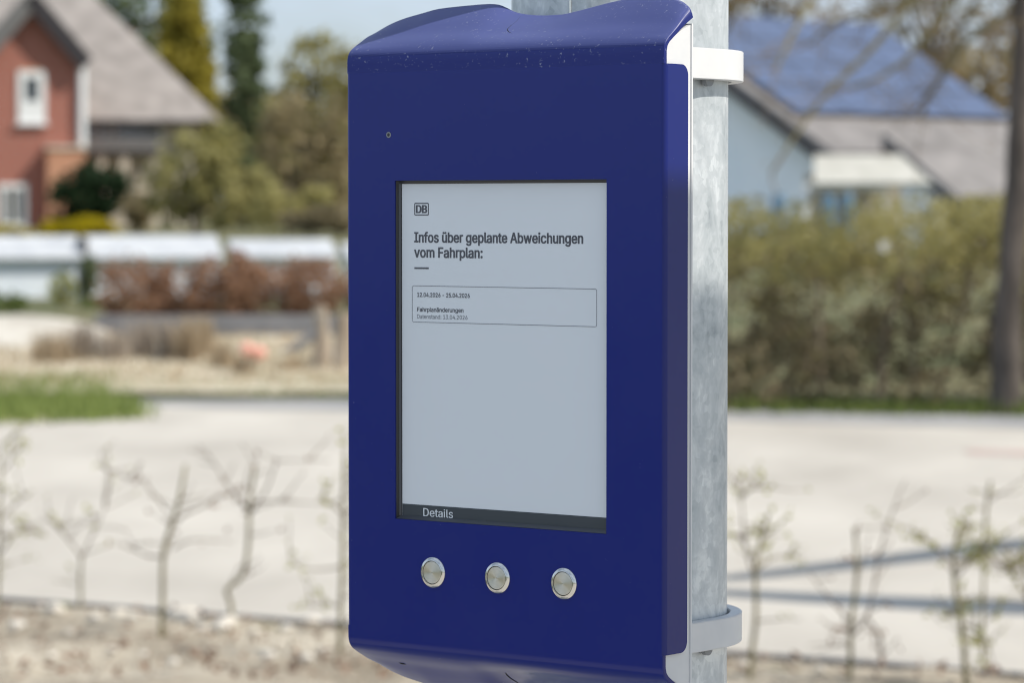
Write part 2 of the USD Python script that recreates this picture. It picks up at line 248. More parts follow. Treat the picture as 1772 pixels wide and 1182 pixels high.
bed = (eL + (eR - eL) * 0.30)[None, None] + ((eR - eL) * 0.42)[None, None] * q[None, :, None] - en[None, None] * (0.03 + 3.0 * rws[:, None, None])
zb = 0.035 + 0.09 * (meshkit.fbm(np.stack([bed[..., 0] * 3, bed[..., 1] * 3, 0 * bed[..., 0]], -1), 5) - .5)
zb = np.where(rws[:, None] < .04, 0.02, zb)
vb = np.concatenate([bed, zb[..., None]], -1).reshape(-1, 3); ii = np.arange(59 * 260).reshape(59, 260)[:, :-1].ravel()
struct('planting_bed', trimesh.Trimesh(vb, np.vstack([np.stack([ii, ii + 261, ii + 1], 1), np.stack([ii, ii + 260, ii + 261], 1)]), process=False), M['soil'], True)
bl = eL - en * 3.03; br = eR - en * 3.03
struct('platform', flat_poly([bl, bl - [0, 30], br - [0, 30], br], 0.02), M['platform'])
ang = math.atan2(ed[1], ed[0])
em = bx(0, np.linalg.norm(eR - eL), -0.012, 0.012, -0.05, 0.034); em.apply_transform(trimesh.transformations.rotation_matrix(ang, [0, 0, 1])); em.apply_translation((*eL, 0))
tag(obj('bed_edging', em, M['edging']), 'thin dark edging strip between the car park and the planting bed', 'edging')
a_ = np.array([far_m + (far_r - far_m) * -3, far_r2, far_r2 - [0, 1.5], far_m - [0, 1.3] + (far_r - far_m) * -3]); struct('asphalt_strip', flat_poly(a_, 0.004), M['asphalt'])
# worn red line on the car park
a0, a1 = on_ground(1680, 786), on_ground(1860, 790)
tag(obj('painted_line', flat_poly([a0[:2], a1[:2], a1[:2] + [0, .35], a0[:2] + [0, .35]], 0.004), M['red_line']), 'worn red painted line on the pale car park at the right edge', 'road marking')

# ------------------------------------------------------------------ the display unit on its pole
TH = 0.667229; C = np.array([-0.010023, 2.75156, CAM_Z - 0.116242]); HW = 0.1637
unit = thing('information_display', 'blue and white information display with light grey screen strapped to the galvanised pole', 'display', C, -math.degrees(TH))
def loc(m):                                         # from (u, z, n) modelling axes to the unit's local axes (u, -n, z)
    m = m.copy(); v = np.array(m.vertices); m.vertices = np.column_stack([v[:, 0], -v[:, 2], v[:, 1]]); return m
ZT, ZB = 0.2296, -0.2322
OP = (-0.1103, 0.1074, -0.1400, 0.1400)            # opening of the front panel
# front panel: plate with the opening, rounded vertical edges, side flanges with rounded rear corners
RC = 0.0042
plate = sbox(-HW + RC, ZB, HW - RC, ZT).difference(sbox(OP[0], OP[2], OP[1], OP[3]))
fp = [loc(extr(plate, 0.003, -0.003))]
arc = [(HW - RC + r * math.cos(t), -RC + r * math.sin(t)) for r, ts in ((RC, np.linspace(0, math.pi / 2, 9)), (RC - .003, np.linspace(math.pi / 2, 0, 9))) for t in ts]
for s in (-1, 1):
    pr = extr(Polygon([(s * a, -b) for a, b in arc]).buffer(0), ZT - ZB, ZB); fp.append(pr)
    sd = Polygon([(RC, ZB), (0.031, ZB), (0.031, ZT), (RC, ZT)]).intersection(unary_union([sbox(.0305, ZB + .0085, .0310, ZT - .0085), sbox(RC, ZB, .0225, ZT), sbox(RC, ZB + .0085, .031, ZT - .0085), Point(.0225, ZT - .0085).buffer(.0085, 16), Point(.0225, ZB + .0085).buffer(.0085, 16)]))
    m = extr(sd, 0.003); v = np.array(m.vertices)   # (y, z, thickness)
    m.vertices = np.column_stack([s * (HW - v[:, 2]), v[:, 0], v[:, 1]])
    m.fix_normals(); fp.append(m)
for m in fp: m.fix_normals()
front = obj('front_panel', cat(*fp), M['blue'], unit, smooth=35)

# end caps: an ogee that rolls back from the front edge and climbs to a waved rear outline
ZR_U = np.array([-.1637, -.1600, -.150, -.137, -.120, -.104, -.087, -.073, -.057, -.049, -.043, -.036, -.028, -.018, -.008, .005, .0185, .0345, .0525, .075, .095, .118, .138, .151, .158, .161, .1637])
ZR_Z = np.array([.2648, .2663, .2716, .2763, .2803, .2836, .2849, .2856, .2861, .2858, .2848, .2822, .2787, .2765, .2754, .2747, .2748, .2767, .2796, .2830, .2850, .2854, .2833, .2800, .2765, .2740, .2660])
from scipy.interpolate import PchipInterpolator
ZR = PchipInterpolator(ZR_U, ZR_Z)
HC = HW - 0.0011                                    # the caps stand a millimetre inside the front panel
def profile(zr, n=40, u=HC):
    k = zr - 0.2648
    deep = .019 * max(0.0, 1 - (abs(u) / .158) ** 2) ** .8 / .0272 + 1
    pn = np.array([0, 0.0, -.0010, -.0042, -.0100, -.0100 - .008 * deep, -.0100 - .016 * deep, -.0100 - .023 * deep, -.0100 - .0272 * deep])
    pz = np.array([.2296, .2385, .2440, .2487, .2526 + .08 * k, .2568 + .30 * k, .2608 + .58 * k, .2632 + .86 * k, .2648 + 1.0 * k])
    s = np.concatenate([[0], np.cumsum(np.hypot(np.diff(pn), np.diff(pz)))]); t = np.linspace(0, s[-1], n)
    return np.stack([PchipInterpolator(s, pn)(t), PchipInterpolator(s, pz)(t)], 1)
def cap_mesh(sign):
    us = np.unique(np.concatenate([np.linspace(-HC, HC, 121), [s * (HC - e) for s in (-1, 1) for e in (0, .0001, .0003, .0006, .001)]]))
    outer, inner = [], []
    for u in us:
        p = profile(float(ZR(u)), u=u); t = np.gradient(p, axis=0); t /= np.linalg.norm(t, axis=1, keepdims=True); nrm = np.stack([t[:, 1], -t[:, 0]], 1)   # towards front / up
        e = HC - abs(u); r = 0.001; drop = r - math.sqrt(max(r * r - (r - min(e, r)) ** 2, 0))
        if sign < 0: p = p + [0, .0026]
        o = p - nrm * drop; ii_ = p - nrm * 0.0038
        outer.append(np.column_stack([np.full(len(p), u), -o[:, 0], sign * o[:, 1]])); inner.append(np.column_stack([np.full(len(p), u), -ii_[:, 0], sign * ii_[:, 1]]))
    A, B = np.array(outer), np.array(inner); nu, npf = A.shape[:2]
    v = np.vstack([A.reshape(-1, 3), B.reshape(-1, 3)]); o = nu * npf; f = []
    idx = lambda i, j: i * npf + j
    for i in range(nu - 1):
        for j in range(npf - 1):
            a, b, c, d = idx(i, j), idx(i + 1, j), idx(i + 1, j + 1), idx(i, j + 1)
            f += [(a, b, c), (a, c, d), (o + a, o + c, o + b), (o + a, o + d, o + c)]
        for j in (0, npf - 1):
            a, b = idx(i, j), idx(i + 1, j); f += [(a, o + a, o + b), (a, o + b, b)] if j == 0 else [(a, o + b, o + a), (a, b, o + b)]
    for i in (0, nu - 1):
        for j in range(npf - 1):
            a, d = idx(i, j), idx(i, j + 1); f += [(a, d, o + d), (a, o + d, o + a)]
    f = np.array(f); 
    if sign < 0: f = f[:, ::-1]
    m = trimesh.Trimesh(v, f, process=False); m.fix_normals(); return m
obj('top_cap', cap_mesh(1), M['blue_specked_lit'], unit, smooth=40)
bcap = obj('bottom_cap', cap_mesh(-1), M['blue'], unit, smooth=40)
def cap_pt(u, n, sign, lift=0.0):
    p = profile(float(ZR(u)), 200, u); k = np.argmin(np.abs(p[:, 0] - n)); return (u, -p[k, 0] - lift * .7, sign * (p[k, 1] + lift * .7 + (.0026 if sign < 0 else 0)))
# white housing behind: side outline follows the caps
pf = profile(0.2648); t = np.gradient(pf, axis=0); t /= np.linalg.norm(t, axis=1, keepdims=True); inn = pf - np.stack([t[:, 1], -t[:, 0]], 1) * 0.0036
top = [(-a, b) for a, b in inn if -a < 0.0372]
hs = Polygon([(0.0036, ZB), (0.0036, ZB + .01), (.0085, ZB + .01), (.0085, ZT - .01), (.0036, ZT - .01), (0.0036, ZT)] + top[1:] + [(0.0374, .2600), (0.0374, -.2600)] + [(a, -b - .0022) for a, b in top[1:]][::-1]).buffer(0)
hm = extr(hs, 2 * (HC - 0.0012)); v = np.array(hm.vertices); hm.vertices = np.column_stack([v[:, 2] - (HC - .0012), v[:, 0], v[:, 1]]); hm.fix_normals()
# the housing fills the lobes too
lob = Polygon([(u, float(ZR(u)) - 0.027) for u in np.linspace(-.157, .157, 80)] + [(.157, .235), (-.157, .235)])
lm = []
for s in (1, -1):
    m = extr(lob, 0.006); v = np.array(m.vertices); m.vertices = np.column_stack([v[:, 0], 0.0315 + v[:, 2], s * v[:, 1]]); m.fix_normals(); lm.append(m)
housing = obj('housing', cat(hm, *lm), M['white_coat'], unit, smooth=35)
back_plate = extr(sbox(-HC + .0002, -.262, HC - .0002, .262), 0.0018); 
obj('rear_plate', (lambda m: (m.apply_translation((0, 0, -.0394)), loc(m))[1])(back_plate), M['white_coat'], unit)
# small parting lines and drain slot of the caps
def on_cap_px(path, sign, r, name, parent):
    obj(name, tube(path, r, 6), M['rubber'], parent, smooth=True)
on_cap_px([cap_pt(u, n, 1, -.0001) for u, n in [(-.019, -.0517), (-.016, -.0421), (-.0158, -.0356), (-.015, -.0297), (-.013, -.0268), (-.009, -.0239), (-.004, -.0214)]], 1, [.00012, .00016, .0002, .0003, .0004, .0003, .0001], 'parting_line', unit)
on_cap_px([cap_pt(u, n, -1, -.0001) for u, n in [(-.017, -.0488), (-.016, -.0421), (-.016, -.0350), (-.015, -.0286), (-.0128, -.0236)]], -1, [.0003, .0006, .0007, .0007, .0004], 'parting_line', unit)
on_cap_px([cap_pt(u, n, -1, -.0002) for u, n in [(-.1235, -.0200), (-.1210, -.0203), (-.1185, -.0204), (-.1160, -.0208)]], -1, [.0003, .0009, .0009, .0003], 'drain_slot', unit)

# screen recess: black bezel sloping in to the paper
I = (-0.1066, 0.1060, -0.1372, 0.1373); D0, D1 = -0.0004, -0.0046
def ring_quad(a, b):                               # a, b: (u0, u1, z0, z1, n)
    def cs(r): return [(r[0], r[2], r[4]), (r[1], r[2], r[4]), (r[1], r[3], r[4]), (r[0], r[3], r[4])]
    v = cs(a) + cs(b); f = []
    for k in range(4):
        j = (k + 1) % 4; f += [(k, j, 4 + j), (k, 4 + j, 4 + k)]
    return trimesh.Trimesh(v, f, process=False)
bz = cat(ring_quad((OP[0] - .0004, OP[1] + .0004, OP[2] - .0004, OP[3] + .0004, D0 - .0001), (OP[0] + .0010, OP[1] - .0003, OP[2] + .0002, OP[3] - .0006, D1 + .0012)),
         ring_quad((OP[0] + .0010, OP[1] - .0003, OP[2] + .0002, OP[3] - .0006, D1 + .0012), (I[0], I[1], I[2], I[3], D1)))
bzp = obj('screen_bezel', loc(bz), M['bezel'], unit)
obj('bezel_ledge', loc(trimesh.Trimesh([(OP[0] + .0003, OP[2] + .0002, -.0005), (OP[1] - .0002, OP[2] + .0002, -.0005), (I[1], I[2] + .0001, D1 + .0003), (I[0], I[2] + .0001, D1 + .0003)], [[0, 1, 2], [0, 2, 3]], process=False)), M['ledge'], bzp)
obj('bezel_stripe', loc(trimesh.Trimesh([(I[0] - .0022, I[2], D1 + .0013), (I[0] - .0004, I[2], D1 + .0005), (I[0] - .0004, I[3], D1 + .0005), (I[0] - .0022, I[3], D1 + .0013)], [[0, 1, 2], [0, 2, 3]], process=False)), M['ledge'], bzp)
scr = obj('screen', loc(extr(sbox(I[0] - .001, I[2] - .001, I[1] + .001, I[3] + .001), .001, D1 - .0012)), M['paper'], unit)
NS = D1 - .0002
def flat_on(poly, name, mat, lift=.00005):
    return obj(name, loc(extr(poly, .0001, NS + lift)), mat, scr)
flat_on(sbox(I[0] + .0002, I[2], I[1] + .0004, -.1276), 'details_bar', M['bar'])
def words(text, u0, u1, z_base, cap_h, name, mat, bold=False, lift=.00005, bolder=0.0):
    m = meshkit.text_mesh(text, 1.0, 0.1, bold); b = m.bounds
    v = np.array(m.vertices); v[:, 0] = u0 + (v[:, 0] - b[0, 0]) * (u1 - u0) / (b[1, 0] - b[0, 0]); v[:, 1] = z_base + v[:, 1] * cap_h; v[:, 2] = NS + lift + v[:, 2] * .001
    m.vertices = v; ms = [m]
    for k, dx in enumerate((-bolder, bolder)):
        if bolder: c_ = m.copy(); c_.apply_translation((dx, 0, .000004 * (k + 1))); ms.append(c_)
    return obj(name, loc(cat(*ms)), mat, scr)
words('Infos über geplante Abweichungen', -.0934, .0807, .0893, .0081, 'heading_line', M['ink'], True, bolder=.00016)
words('vom Fahrplan:', -.0934, -.0214, .0769, .0081, 'heading_line', M['ink'], True, bolder=.00016)
flat_on(sbox(-.0934, .0672, -.0780, .0686), 'heading_rule', M['ink'])
lg = sbox(-.0934 + .0012, .1113 + .0012, -.0779 - .0012, .1217 - .0012).buffer(.0012, 8); flat_on(lg.difference(lg.buffer(-.00085)), 'logo_frame', M['ink'])
words('DB', -.0914, -.0799, .1134, .0063, 'logo_letters', M['ink'], True, bolder=.0003)
fr = sbox(-.0959 + .002, .0232 + .002, .0945 - .002, .0535 - .002).buffer(.002, 8); flat_on(fr.difference(fr.buffer(-.00042)), 'notice_frame', M['ink_soft'])
words('12.04.2026 - 25.04.2026', -.0904, -.0347, .0443, .0034, 'notice_line', M['ink'], True)
words('Fahrplanänderungen', -.0904, -.0413, .0322, .0034, 'notice_line', M['ink'], True)
words('Datenstand: 13.04.2026', -.0904, -.0371, .0264, .0034, 'notice_line', M['ink_soft'])
words('Details', -.0838, -.0524, -.1367, .0066, 'details_word', M['paper'], lift=.0003, bolder=.00012)

# push buttons
def lathe(prof, seg=64):                           # prof: (r, n) -> axis along n
    return trimesh.creation.revolve(np.array(prof), sections=seg)
def put(m, u, z):
    m = loc(m); m.apply_translation((u, 0, z)); return m
for k in (-1, 0, 1):
    u, z = -.0019 + k * .06763, -.18209
    ring = [(.0128, -.0003), (.0128, .0004), (.0126, .0010), (.0120, .0016), (.0101, .0024), (.0098, .0024), (.0096, .0021), (.0096, -.0003)]
    b = obj('button', put(lathe(ring), 0, 0), M['steel_ring'], unit, smooth=35); UsdGeom.Xformable(b).AddTranslateOp().Set(Gf.Vec3d(u, 0, z))
    gap = obj('button_gap', put(lathe([(.0001, .0011), (.0096, .0011), (.0096, .0008), (.0001, .0008)]), 0, 0), M['rubber'], b)
    rr = np.array([.0002, .002, .004, .006, .0075, .0088, .0091, .0092, .0092]); nn = np.array([.0021, .0021, .0021, .0021, .0021, .0021, .0020, .0018, .0009])
    ths = np.arange(96) * 2 * math.pi / 96
    v = np.array([(r * math.cos(t), -n_, r * math.sin(t)) for r, n_ in zip(rr, nn) for t in ths]) ; f = []
    for i_ in range(len(rr) - 1):
        for j in range(96):
            j2 = (j + 1) % 96; f += [(i_ * 96 + j, (i_ + 1) * 96 + j, (i_ + 1) * 96 + j2), (i_ * 96 + j, (i_ + 1) * 96 + j2, i_ * 96 + j2)]
    obj('button_face', (v, np.array(f)), M['steel_face'], b, smooth=True)
# light sensor
sn = obj('sensor', put(lathe([(.0014, -.0005), (.0014, .0003), (.0016, .0005), (.0022, .0005), (.0025, .0002), (.0025, -.0005)], 32), -.1169, .1779), M['bolt'], unit, smooth=35)
obj('sensor_lens', put(lathe([(.0001, .0002), (.0014, .0001), (.0014, -.0004)], 24), -.1169, .1779), M['bezel'], sn, smooth=True)

# pole and straps
PR, PN = .0912, -.1632
clamp = unary_union([Point(0, -PN).buffer(.1036, 64), sbox(-.1036, .0392, .1036, -PN)]).difference(unary_union([Point(0, -PN).buffer(.0934, 64), sbox(-.0934, .0480, .0934, -PN)]))
clamp = clamp.buffer(-.0006).buffer(.0006)
for z0, z1 in ((.2230, .2485), (-.2478, -.2232)):
    core = extr(clamp.buffer(-.0006), z1 - z0, z0); mid = extr(clamp, z1 - z0 - .0012, z0 + .0006)
    c_ = obj('strap', cat(mid, core), M['white_coat'], unit, smooth=30)
    bm = trimesh.creation.cylinder(.0060, .004, sections=32); bm.apply_transform(trimesh.transformations.rotation_matrix(math.pi / 2, [0, 1, 0])); bm.apply_translation((.0955, .1555, z0 + .0006))
    obj('bolt', bm, M['bolt'], c_, smooth=35)
pole_xy = (0.0907, 2.8800)
pole = thing('steel_pole', 'thick galvanised steel pole that carries the blue information display', 'pole', (*pole_xy, 0), 0)
pm = trimesh.creation.cylinder(PR, 4.6, sections=128); pm.apply_translation((0, 0, 2.3))
obj('shaft', pm, M['galv'], pole, smooth=40)
sx = math.radians(-118); r_ = PR + .0002
obj('weld_seam', tube([(r_ * math.cos(sx), r_ * math.sin(sx), z) for z in np.linspace(0.02, 4.58, 60)], .0011, 8), M['steel_ring'], pole, smooth=True)
fl = trimesh.creation.cylinder(.17, .025, sections=48); fl.apply_translation((0, 0, .033)); obj('base_flange', fl, M['galv'], pole, smooth=30)

# unseen hedge added on the left to cut bounce light on the display
rng = np.random.default_rng(201); nh = 5200
oh = thing('added_hedge', 'added unseen green hedge that dims the display front', 'hedge', (-3.4, 3.0, 0))
obj('foliage', leaves(rng.uniform((-.45, -6.0, 0.05), (.45, 5.5, 2.3), (nh, 3)) * [1, 1, .63], .15, rng), M['lf_conifer'], oh)
obj('branches', cat(*[tube(bend((rng.uniform(-.3, .3), y_, 0), (rng.uniform(-.4, .4), y_ + rng.uniform(-.4, .4), 1.35), rng, .05), np.linspace(.03, .01, 6), 5) for y_ in np.arange(-5.8, 5.4, .45)]), M['twig'], oh, kind='stuff')
# shelter beyond the right edge whose roof shades the lower half of the unit
p1 = np.array([.1297, 2.6644, CAM_Z + .025]) + S * 2.0; rd = np.array([.642, .767, 0]); rn = np.array([rd[1], -rd[0], 0])
sh = thing('platform_shelter', 'small platform canopy with flat grey roof on two steel posts', 'shelter', (p1[0], p1[1], 0), math.degrees(math.atan2(rd[1], rd[0])))
obj('roof', bx(-.38, .62, -.85, 0, p1[2] - .05, p1[2]), M['alu'], sh)
for a in (.56,):
    for b in (-.78, -.10): obj('post', bx(a - .03, a + .03, b - .03, b + .03, 0, p1[2] - .052), M['galv'], sh)

# ------------------------------------------------------------------ saplings along the planting bed
def sapling(name, label, stem_px, d, widths, twigs, n_leaf, leaf_mat, seed, shoots=14, leaf_size=.022):
    rng = np.random.default_rng(seed)
    base = on_ground(*stem_px[0]); dd = base[1] if d is None else d
    pts = np.array([at(x, y, dd) for x, y in stem_px]); pts[0, 2] = 0.0; pts[1:, 1] += rng.normal(0, .01, len(pts) - 1)
    t = thing(name, label, 'sapling', (*pts[0, :2], 0), 0, 'young hedge plants in the planting bed'); o = np.array([pts[0, 0], pts[0, 1], 0])
    tt = np.linspace(0, 1, len(pts)); ti = np.linspace(0, 1, 4 * len(pts)); fine = np.column_stack([PchipInterpolator(tt, pts[:, k])(ti) for k in range(3)])
    rad = .85 * np.interp(ti, np.linspace(0, 1, len(widths)), widths); obj('stem', tube(fine - o, rad, 8), M['bark_grey'], t, smooth=True)
    tips = [fine[int(len(fine) * .8):]]
    for tw in twigs:
        q = np.array([at(x, y, dd) for x, y in tw]); q[:, 1] += np.linspace(0, rng.normal(0, .06), len(q)); ts = np.linspace(0, 1, len(q)); tf = np.linspace(0, 1, 9)
        if len(q) < 3: q = np.vstack([q[0], (q[0] + q[1]) / 2 + rng.normal(0, .008, 3), q[1]]); ts = np.linspace(0, 1, 3)
        q = np.column_stack([PchipInterpolator(ts, q[:, k])(tf) for k in range(3)])
        obj('branch', tube(q - o, np.linspace(.0042, .0014, 9), 6), M['twig'], t, smooth=True); tips.append(q[3:])
    fine_tw = []
    allp = np.vstack([fine[len(fine) // 3:], *tips[1:]]) if len(tips) > 1 else fine[len(fine) // 3:]
    ends = []
    for k in range(int(shoots * 1.5)):
        a = allp[rng.integers(len(allp))]; dirn = np.array([rng.normal(0, 1), rng.normal(0, .6), abs(rng.normal(.5, .5))]); dirn /= np.linalg.norm(dirn)
        q = bend(a, a + dirn * rng.uniform(.05, .16), rng, .1, 5); fine_tw.append(tube(q - o, np.linspace(.0028, .0013, 5), 4)); ends.append(q[2:])
    if fine_tw: obj('shoots', cat(*fine_tw), M['twig'], t, kind='stuff')
    if n_leaf:
        pool = np.vstack(ends + tips); c = pool[rng.integers(len(pool), size=int(n_leaf * 1.4))] + rng.normal(0, .012, (int(n_leaf * 1.4), 3))
        obj('leaves', leaves(c - o, leaf_size, rng), M[leaf_mat], t, kind='stuff')
    return t
sapling('sapling', 'straight thin sapling forking in a Y, second from the left edge', [(140, 1072), (139, 1000), (141, 960)], None, [.0075, .0065, .006],
        [[(141, 965), (165, 915), (180, 880)], [(141, 965), (110, 920), (70, 880)], [(180, 880), (186, 830), (170, 790)]], 26, 'lf_spring', 1)
sapling('sapling', 'thick curved olive grey sapling with two side arms and withered leaves', [(279, 1120), (281, 1040), (282, 968), (300, 900), (312, 860), (320, 806)], None, [.012, .010, .0095, .0085, .008, .006],
        [[(299, 900), (345, 880), (380, 862), (420, 850)], [(290, 885), (262, 850), (240, 825), (215, 835)], [(284, 965), (245, 960), (215, 920)], [(300, 950), (340, 935), (400, 938)]], 22, 'lf_dead', 2)
sapling('sapling', 'crooked sapling bent in an elbow with three upright forks', [(404, 1105), (398, 1045), (393, 1022), (420, 995), (430, 940), (432, 880), (441, 806)], None, [.010, .009, .009, .009, .0085, .008, .006],
        [[(432, 890), (465, 840), (485, 795), (540, 792)], [(428, 880), (395, 840), (370, 800), (345, 770)], [(436, 870), (500, 868), (560, 870)]], 14, 'lf_dead', 3)
sapling('sapling', 'upright leafy sapling half hidden behind the left edge of the blue display', [(588, 1150), (590, 1060), (593, 960), (594, 880), (596, 800)], None, [.011, .0095, .009, .008, .006],
        [[(592, 890), (575, 870), (558, 858)], [(590, 1050), (565, 1048), (540, 1052)], [(593, 980), (540, 985), (505, 970)], [(596, 900), (640, 860)]], 60, 'lf_spring', 4)
sapling('sapling', 'slender sapling with pale buds cut by the left picture edge', [(-4, 1066), (-2, 980), (0, 900), (4, 770)], None, [.008, .007, .006, .004],
        [[(0, 900), (40, 860), (55, 850)], [(0, 930), (50, 920), (75, 930)], [(0, 820), (20, 790), (18, 760)], [(0, 960), (55, 905)]], 70, 'lf_spring', 5)
sapling('sapling', 'leaning sapling with forked top beside the lower strap of the display', [(1296, 1196), (1302, 1130), (1309, 1060), (1306, 990), (1316, 940), (1330, 890)], None, [.010, .009, .0085, .008, .007, .006],
        [[(1304, 995), (1290, 940), (1284, 860), (1278, 820)], [(1306, 990), (1350, 965), (1395, 970)], [(1290, 940), (1270, 930)], [(1284, 860), (1320, 825)]], 75, 'lf_spring', 6)
sapling('sapling', 'bare two-stemmed sapling with dead curled leaves at its fork', [(1468, 1200), (1472, 1130), (1472, 1090), (1482, 1000), (1478, 915)], None, [.010, .009, .0085, .007, .005],
        [[(1474, 1100), (1505, 1055), (1520, 960), (1545, 880), (1565, 830)], [(1472, 1090), (1440, 1085)], [(1500, 1070), (1525, 1110), (1520, 1140)], [(1476, 1080), (1430, 1030), (1400, 990)]], 46, 'lf_dead', 7)
sapling('sapling', 'leafiest yellow green sapling with arched side shoots at the lower right', [(1672, 1212), (1668, 1140), (1662, 1070), (1652, 1020), (1650, 970), (1660, 910)], None, [.012, .011, .010, .009, .008, .005],
        [[(1655, 1000), (1690, 960), (1712, 945)], [(1652, 975), (1610, 940), (1590, 920)], [(1664, 1080), (1700, 1100), (1722, 1150)], [(1660, 920), (1682, 915)], [(1705, 950), (1740, 980), (1772, 975)], [(1660, 1060), (1630, 1080)]], 190, 'lf_spring', 8, 26)
sapling('sapling', 'thin straight grey shoot standing behind the leafiest sapling', [(1700, 1150), (1702, 1000), (1706, 900), (1713, 832)], None, [.006, .006, .0055, .005], [], 6, 'lf_spring', 9, 3)
sapling('sapling', 'slim sapling with small fresh leaves at the right picture edge', [(1790, 1215), (1784, 1100), (1776, 1010), (1768, 960)], None, [.008, .007, .006, .004], [[(1780, 1040), (1755, 1000), (1745, 985)]], 40, 'lf_spring', 10)

# stones, tufts on the bed
rng = np.random.default_rng(11)
spots = [(316, 1094, 26), (392, 1104, 20), (382, 1112, 16), (330, 1100, 20), (540, 1100, 14), (495, 1112, 12), (95, 1082, 18), (70, 1078, 13), (205, 1088, 16), (165, 1094, 12), (465, 1162, 14), (530, 1166, 13), (30, 1108, 15), (195, 1150, 10),
         (230, 1092, 11), (440, 1116, 9), (352, 1112, 10), (120, 1120, 10), (560, 1150, 9), (300, 1172, 11), (250, 1158, 9), (90, 1160, 9), (1285, 1176, 12), (1420, 1184, 10)]
for px, py, w in spots:
    p = on_ground(px, py); r = w / FPX * p[1]; m = trimesh.creation.icosphere(2, 1.0); v = np.array(m.vertices)
    v *= (0.75 + 0.5 * meshkit.noise(v * 1.6 + rng.uniform(0, 50, 3)))[:, None] * [r, r * .9, r * .62]; m.vertices = v
    m.apply_transform(trimesh.transformations.rotation_matrix(rng.uniform(0, 6), [0, 0, 1])); m.apply_translation((p[0], p[1], .04 + r * .38))
    tag(obj('stone', m, M['stone'], smooth=True), 'pale rounded stone lying in the soil of the planting bed', 'stone', 'pale stones in the planting bed')
gr = []
for k in range(2600):
    px, py = rng.uniform(-60, 1850), rng.uniform(1062, 1250); p = on_ground(px, py)
    if (p[:2] - eL) @ en > -.05: continue
    r = rng.uniform(.003, .010); m = trimesh.creation.icosahedron(); m.apply_scale((r, r, r * .7)); m.apply_translation((p[0], p[1], .035 + .5 * r)); gr.append(m)
tag(obj('loose_gravel', cat(*gr), M['grit']), 'small loose gravel scattered over the soil of the planting bed', 'gravel', kind='stuff')
lit = []
for k in range(650):
    px, py = rng.uniform(-60, 1850), rng.uniform(1066, 1200); p = on_ground(px, py)
    if (p[:2] - eL) @ en > -.02: continue
    lit.append((p[0], p[1], .05))
tag(obj('leaf_litter', leaves(np.array(lit), .035, rng), M['lf_dead']), 'brown dead leaves and straw littered on the bed soil', 'leaf litter', kind='stuff')
def tuft(name, label, px, py, w, h, n, mat, seed, d=None, cat_='grass tuft', group=None, lean=.35, zb=None):
    rng = np.random.default_rng(seed); p = on_ground(px, py) if d is None else at(px, py, d); n = n if d is None else int(n * .42)
    if zb is not None: p[2] = zb
    W, Hh = w / FPX * p[1], h / FPX * p[1]
    c = np.column_stack([rng.normal(0, W * .42, n), rng.normal(0, W * .42, n), np.zeros(n)]); hh = Hh * rng.uniform(.45, 1.05, n); th = rng.uniform(0, 6.28, n); le = lean * hh * rng.uniform(.1, 1, n)
    tip = c + np.column_stack([np.cos(th) * le, np.sin(th) * le, hh]); midp = (c + tip) / 2 + np.column_stack([-np.cos(th) * le * .18, -np.sin(th) * le * .18, hh * .08])
    bw = np.maximum(.004, hh * .022)[:, None] * np.column_stack([-np.sin(th), np.cos(th), 0 * th]); v = np.stack([c - bw, c + bw, midp + bw * .8, tip, midp - bw * .8], 1).reshape(-1, 3); k = np.arange(n)[:, None] * 5
    m = trimesh.Trimesh(v, np.vstack([k + [0, 1, 2], k + [0, 2, 4], k + [4, 2, 3]]), process=False); m.apply_translation(p)
    return tag(obj(name, m, M[mat]), label, cat_, group)
tuft('grass_tuft', 'small dark green tuft at the edging in the lower left', 104, 1064, 22, 22, 220, 'grass', 21)
tuft('grass_tuft', 'wide bright green tuft beside the crooked sapling', 455, 1104, 38, 24, 420, 'grass_bright', 22)
tuft('grass_tuft', 'low green tuft at the foot of the sapling right of the pole', 1345, 1178, 40, 22, 300, 'grass', 23)

# ------------------------------------------------------------------ verge, bank and garden edge on the left
rng = np.random.default_rng(31)
def blades(poly_px, n, h, mat, label, catn, seed, name='verge_grass'):
    rng = np.random.default_rng(seed); P_ = Polygon([on_ground(*q)[:2] for q in poly_px]); x0, y0, x1, y1 = P_.bounds; pts = []
    while len(pts) < n:
        c = rng.uniform((x0, y0), (x1, y1), (n, 2)); pts += [q for q in c if P_.contains(Point(q))]
    c = np.array(pts[:n]) + rng.normal(0, .10, (n, 2)); c = np.column_stack([c, ground_z(c[:, 0], c[:, 1])]); hh = h * rng.uniform(.4, 1.2, n); th = rng.uniform(0, 6.28, n); le = hh * rng.uniform(.1, .6, n)
    tip = c + np.column_stack([np.cos(th) * le, np.sin(th) * le, hh]); bw = np.column_stack([-np.sin(th), np.cos(th), 0 * th]) * (.012)
    v = np.stack([c - bw, c + bw, tip], 1).reshape(-1, 3)
    return tag(obj(name, trimesh.Trimesh(v, np.arange(3 * n).reshape(-1, 3), process=False), M[mat]), label, catn, kind='stuff')
blades([(-300, 672), (640, 672), (640, 692), (200, 690), (-300, 690)], 5000, .05, 'grass', 'green grass verge along the far edge of the car park', 'grass', 32)
def tongue():
    p = [on_ground(*q)[:2] for q in [(-400, 680), (170, 676), (215, 700), (262, 724), (150, 730), (-400, 742)]]
    struct('grass_island', flat_poly(p, 0.006), M['island'])
tongue()
blades([(-400, 676), (170, 672), (205, 690), (262, 724), (150, 730), (-400, 740)], 6500, .11, 'grass_bright', 'bright green grass island jutting into the car park', 'grass', 33)
blades([(1000, 712), (2100, 726), (2100, 716), (1000, 700)], 2200, .12, 'grass', 'strip of grass at the foot of the overgrown hedge', 'grass', 34)
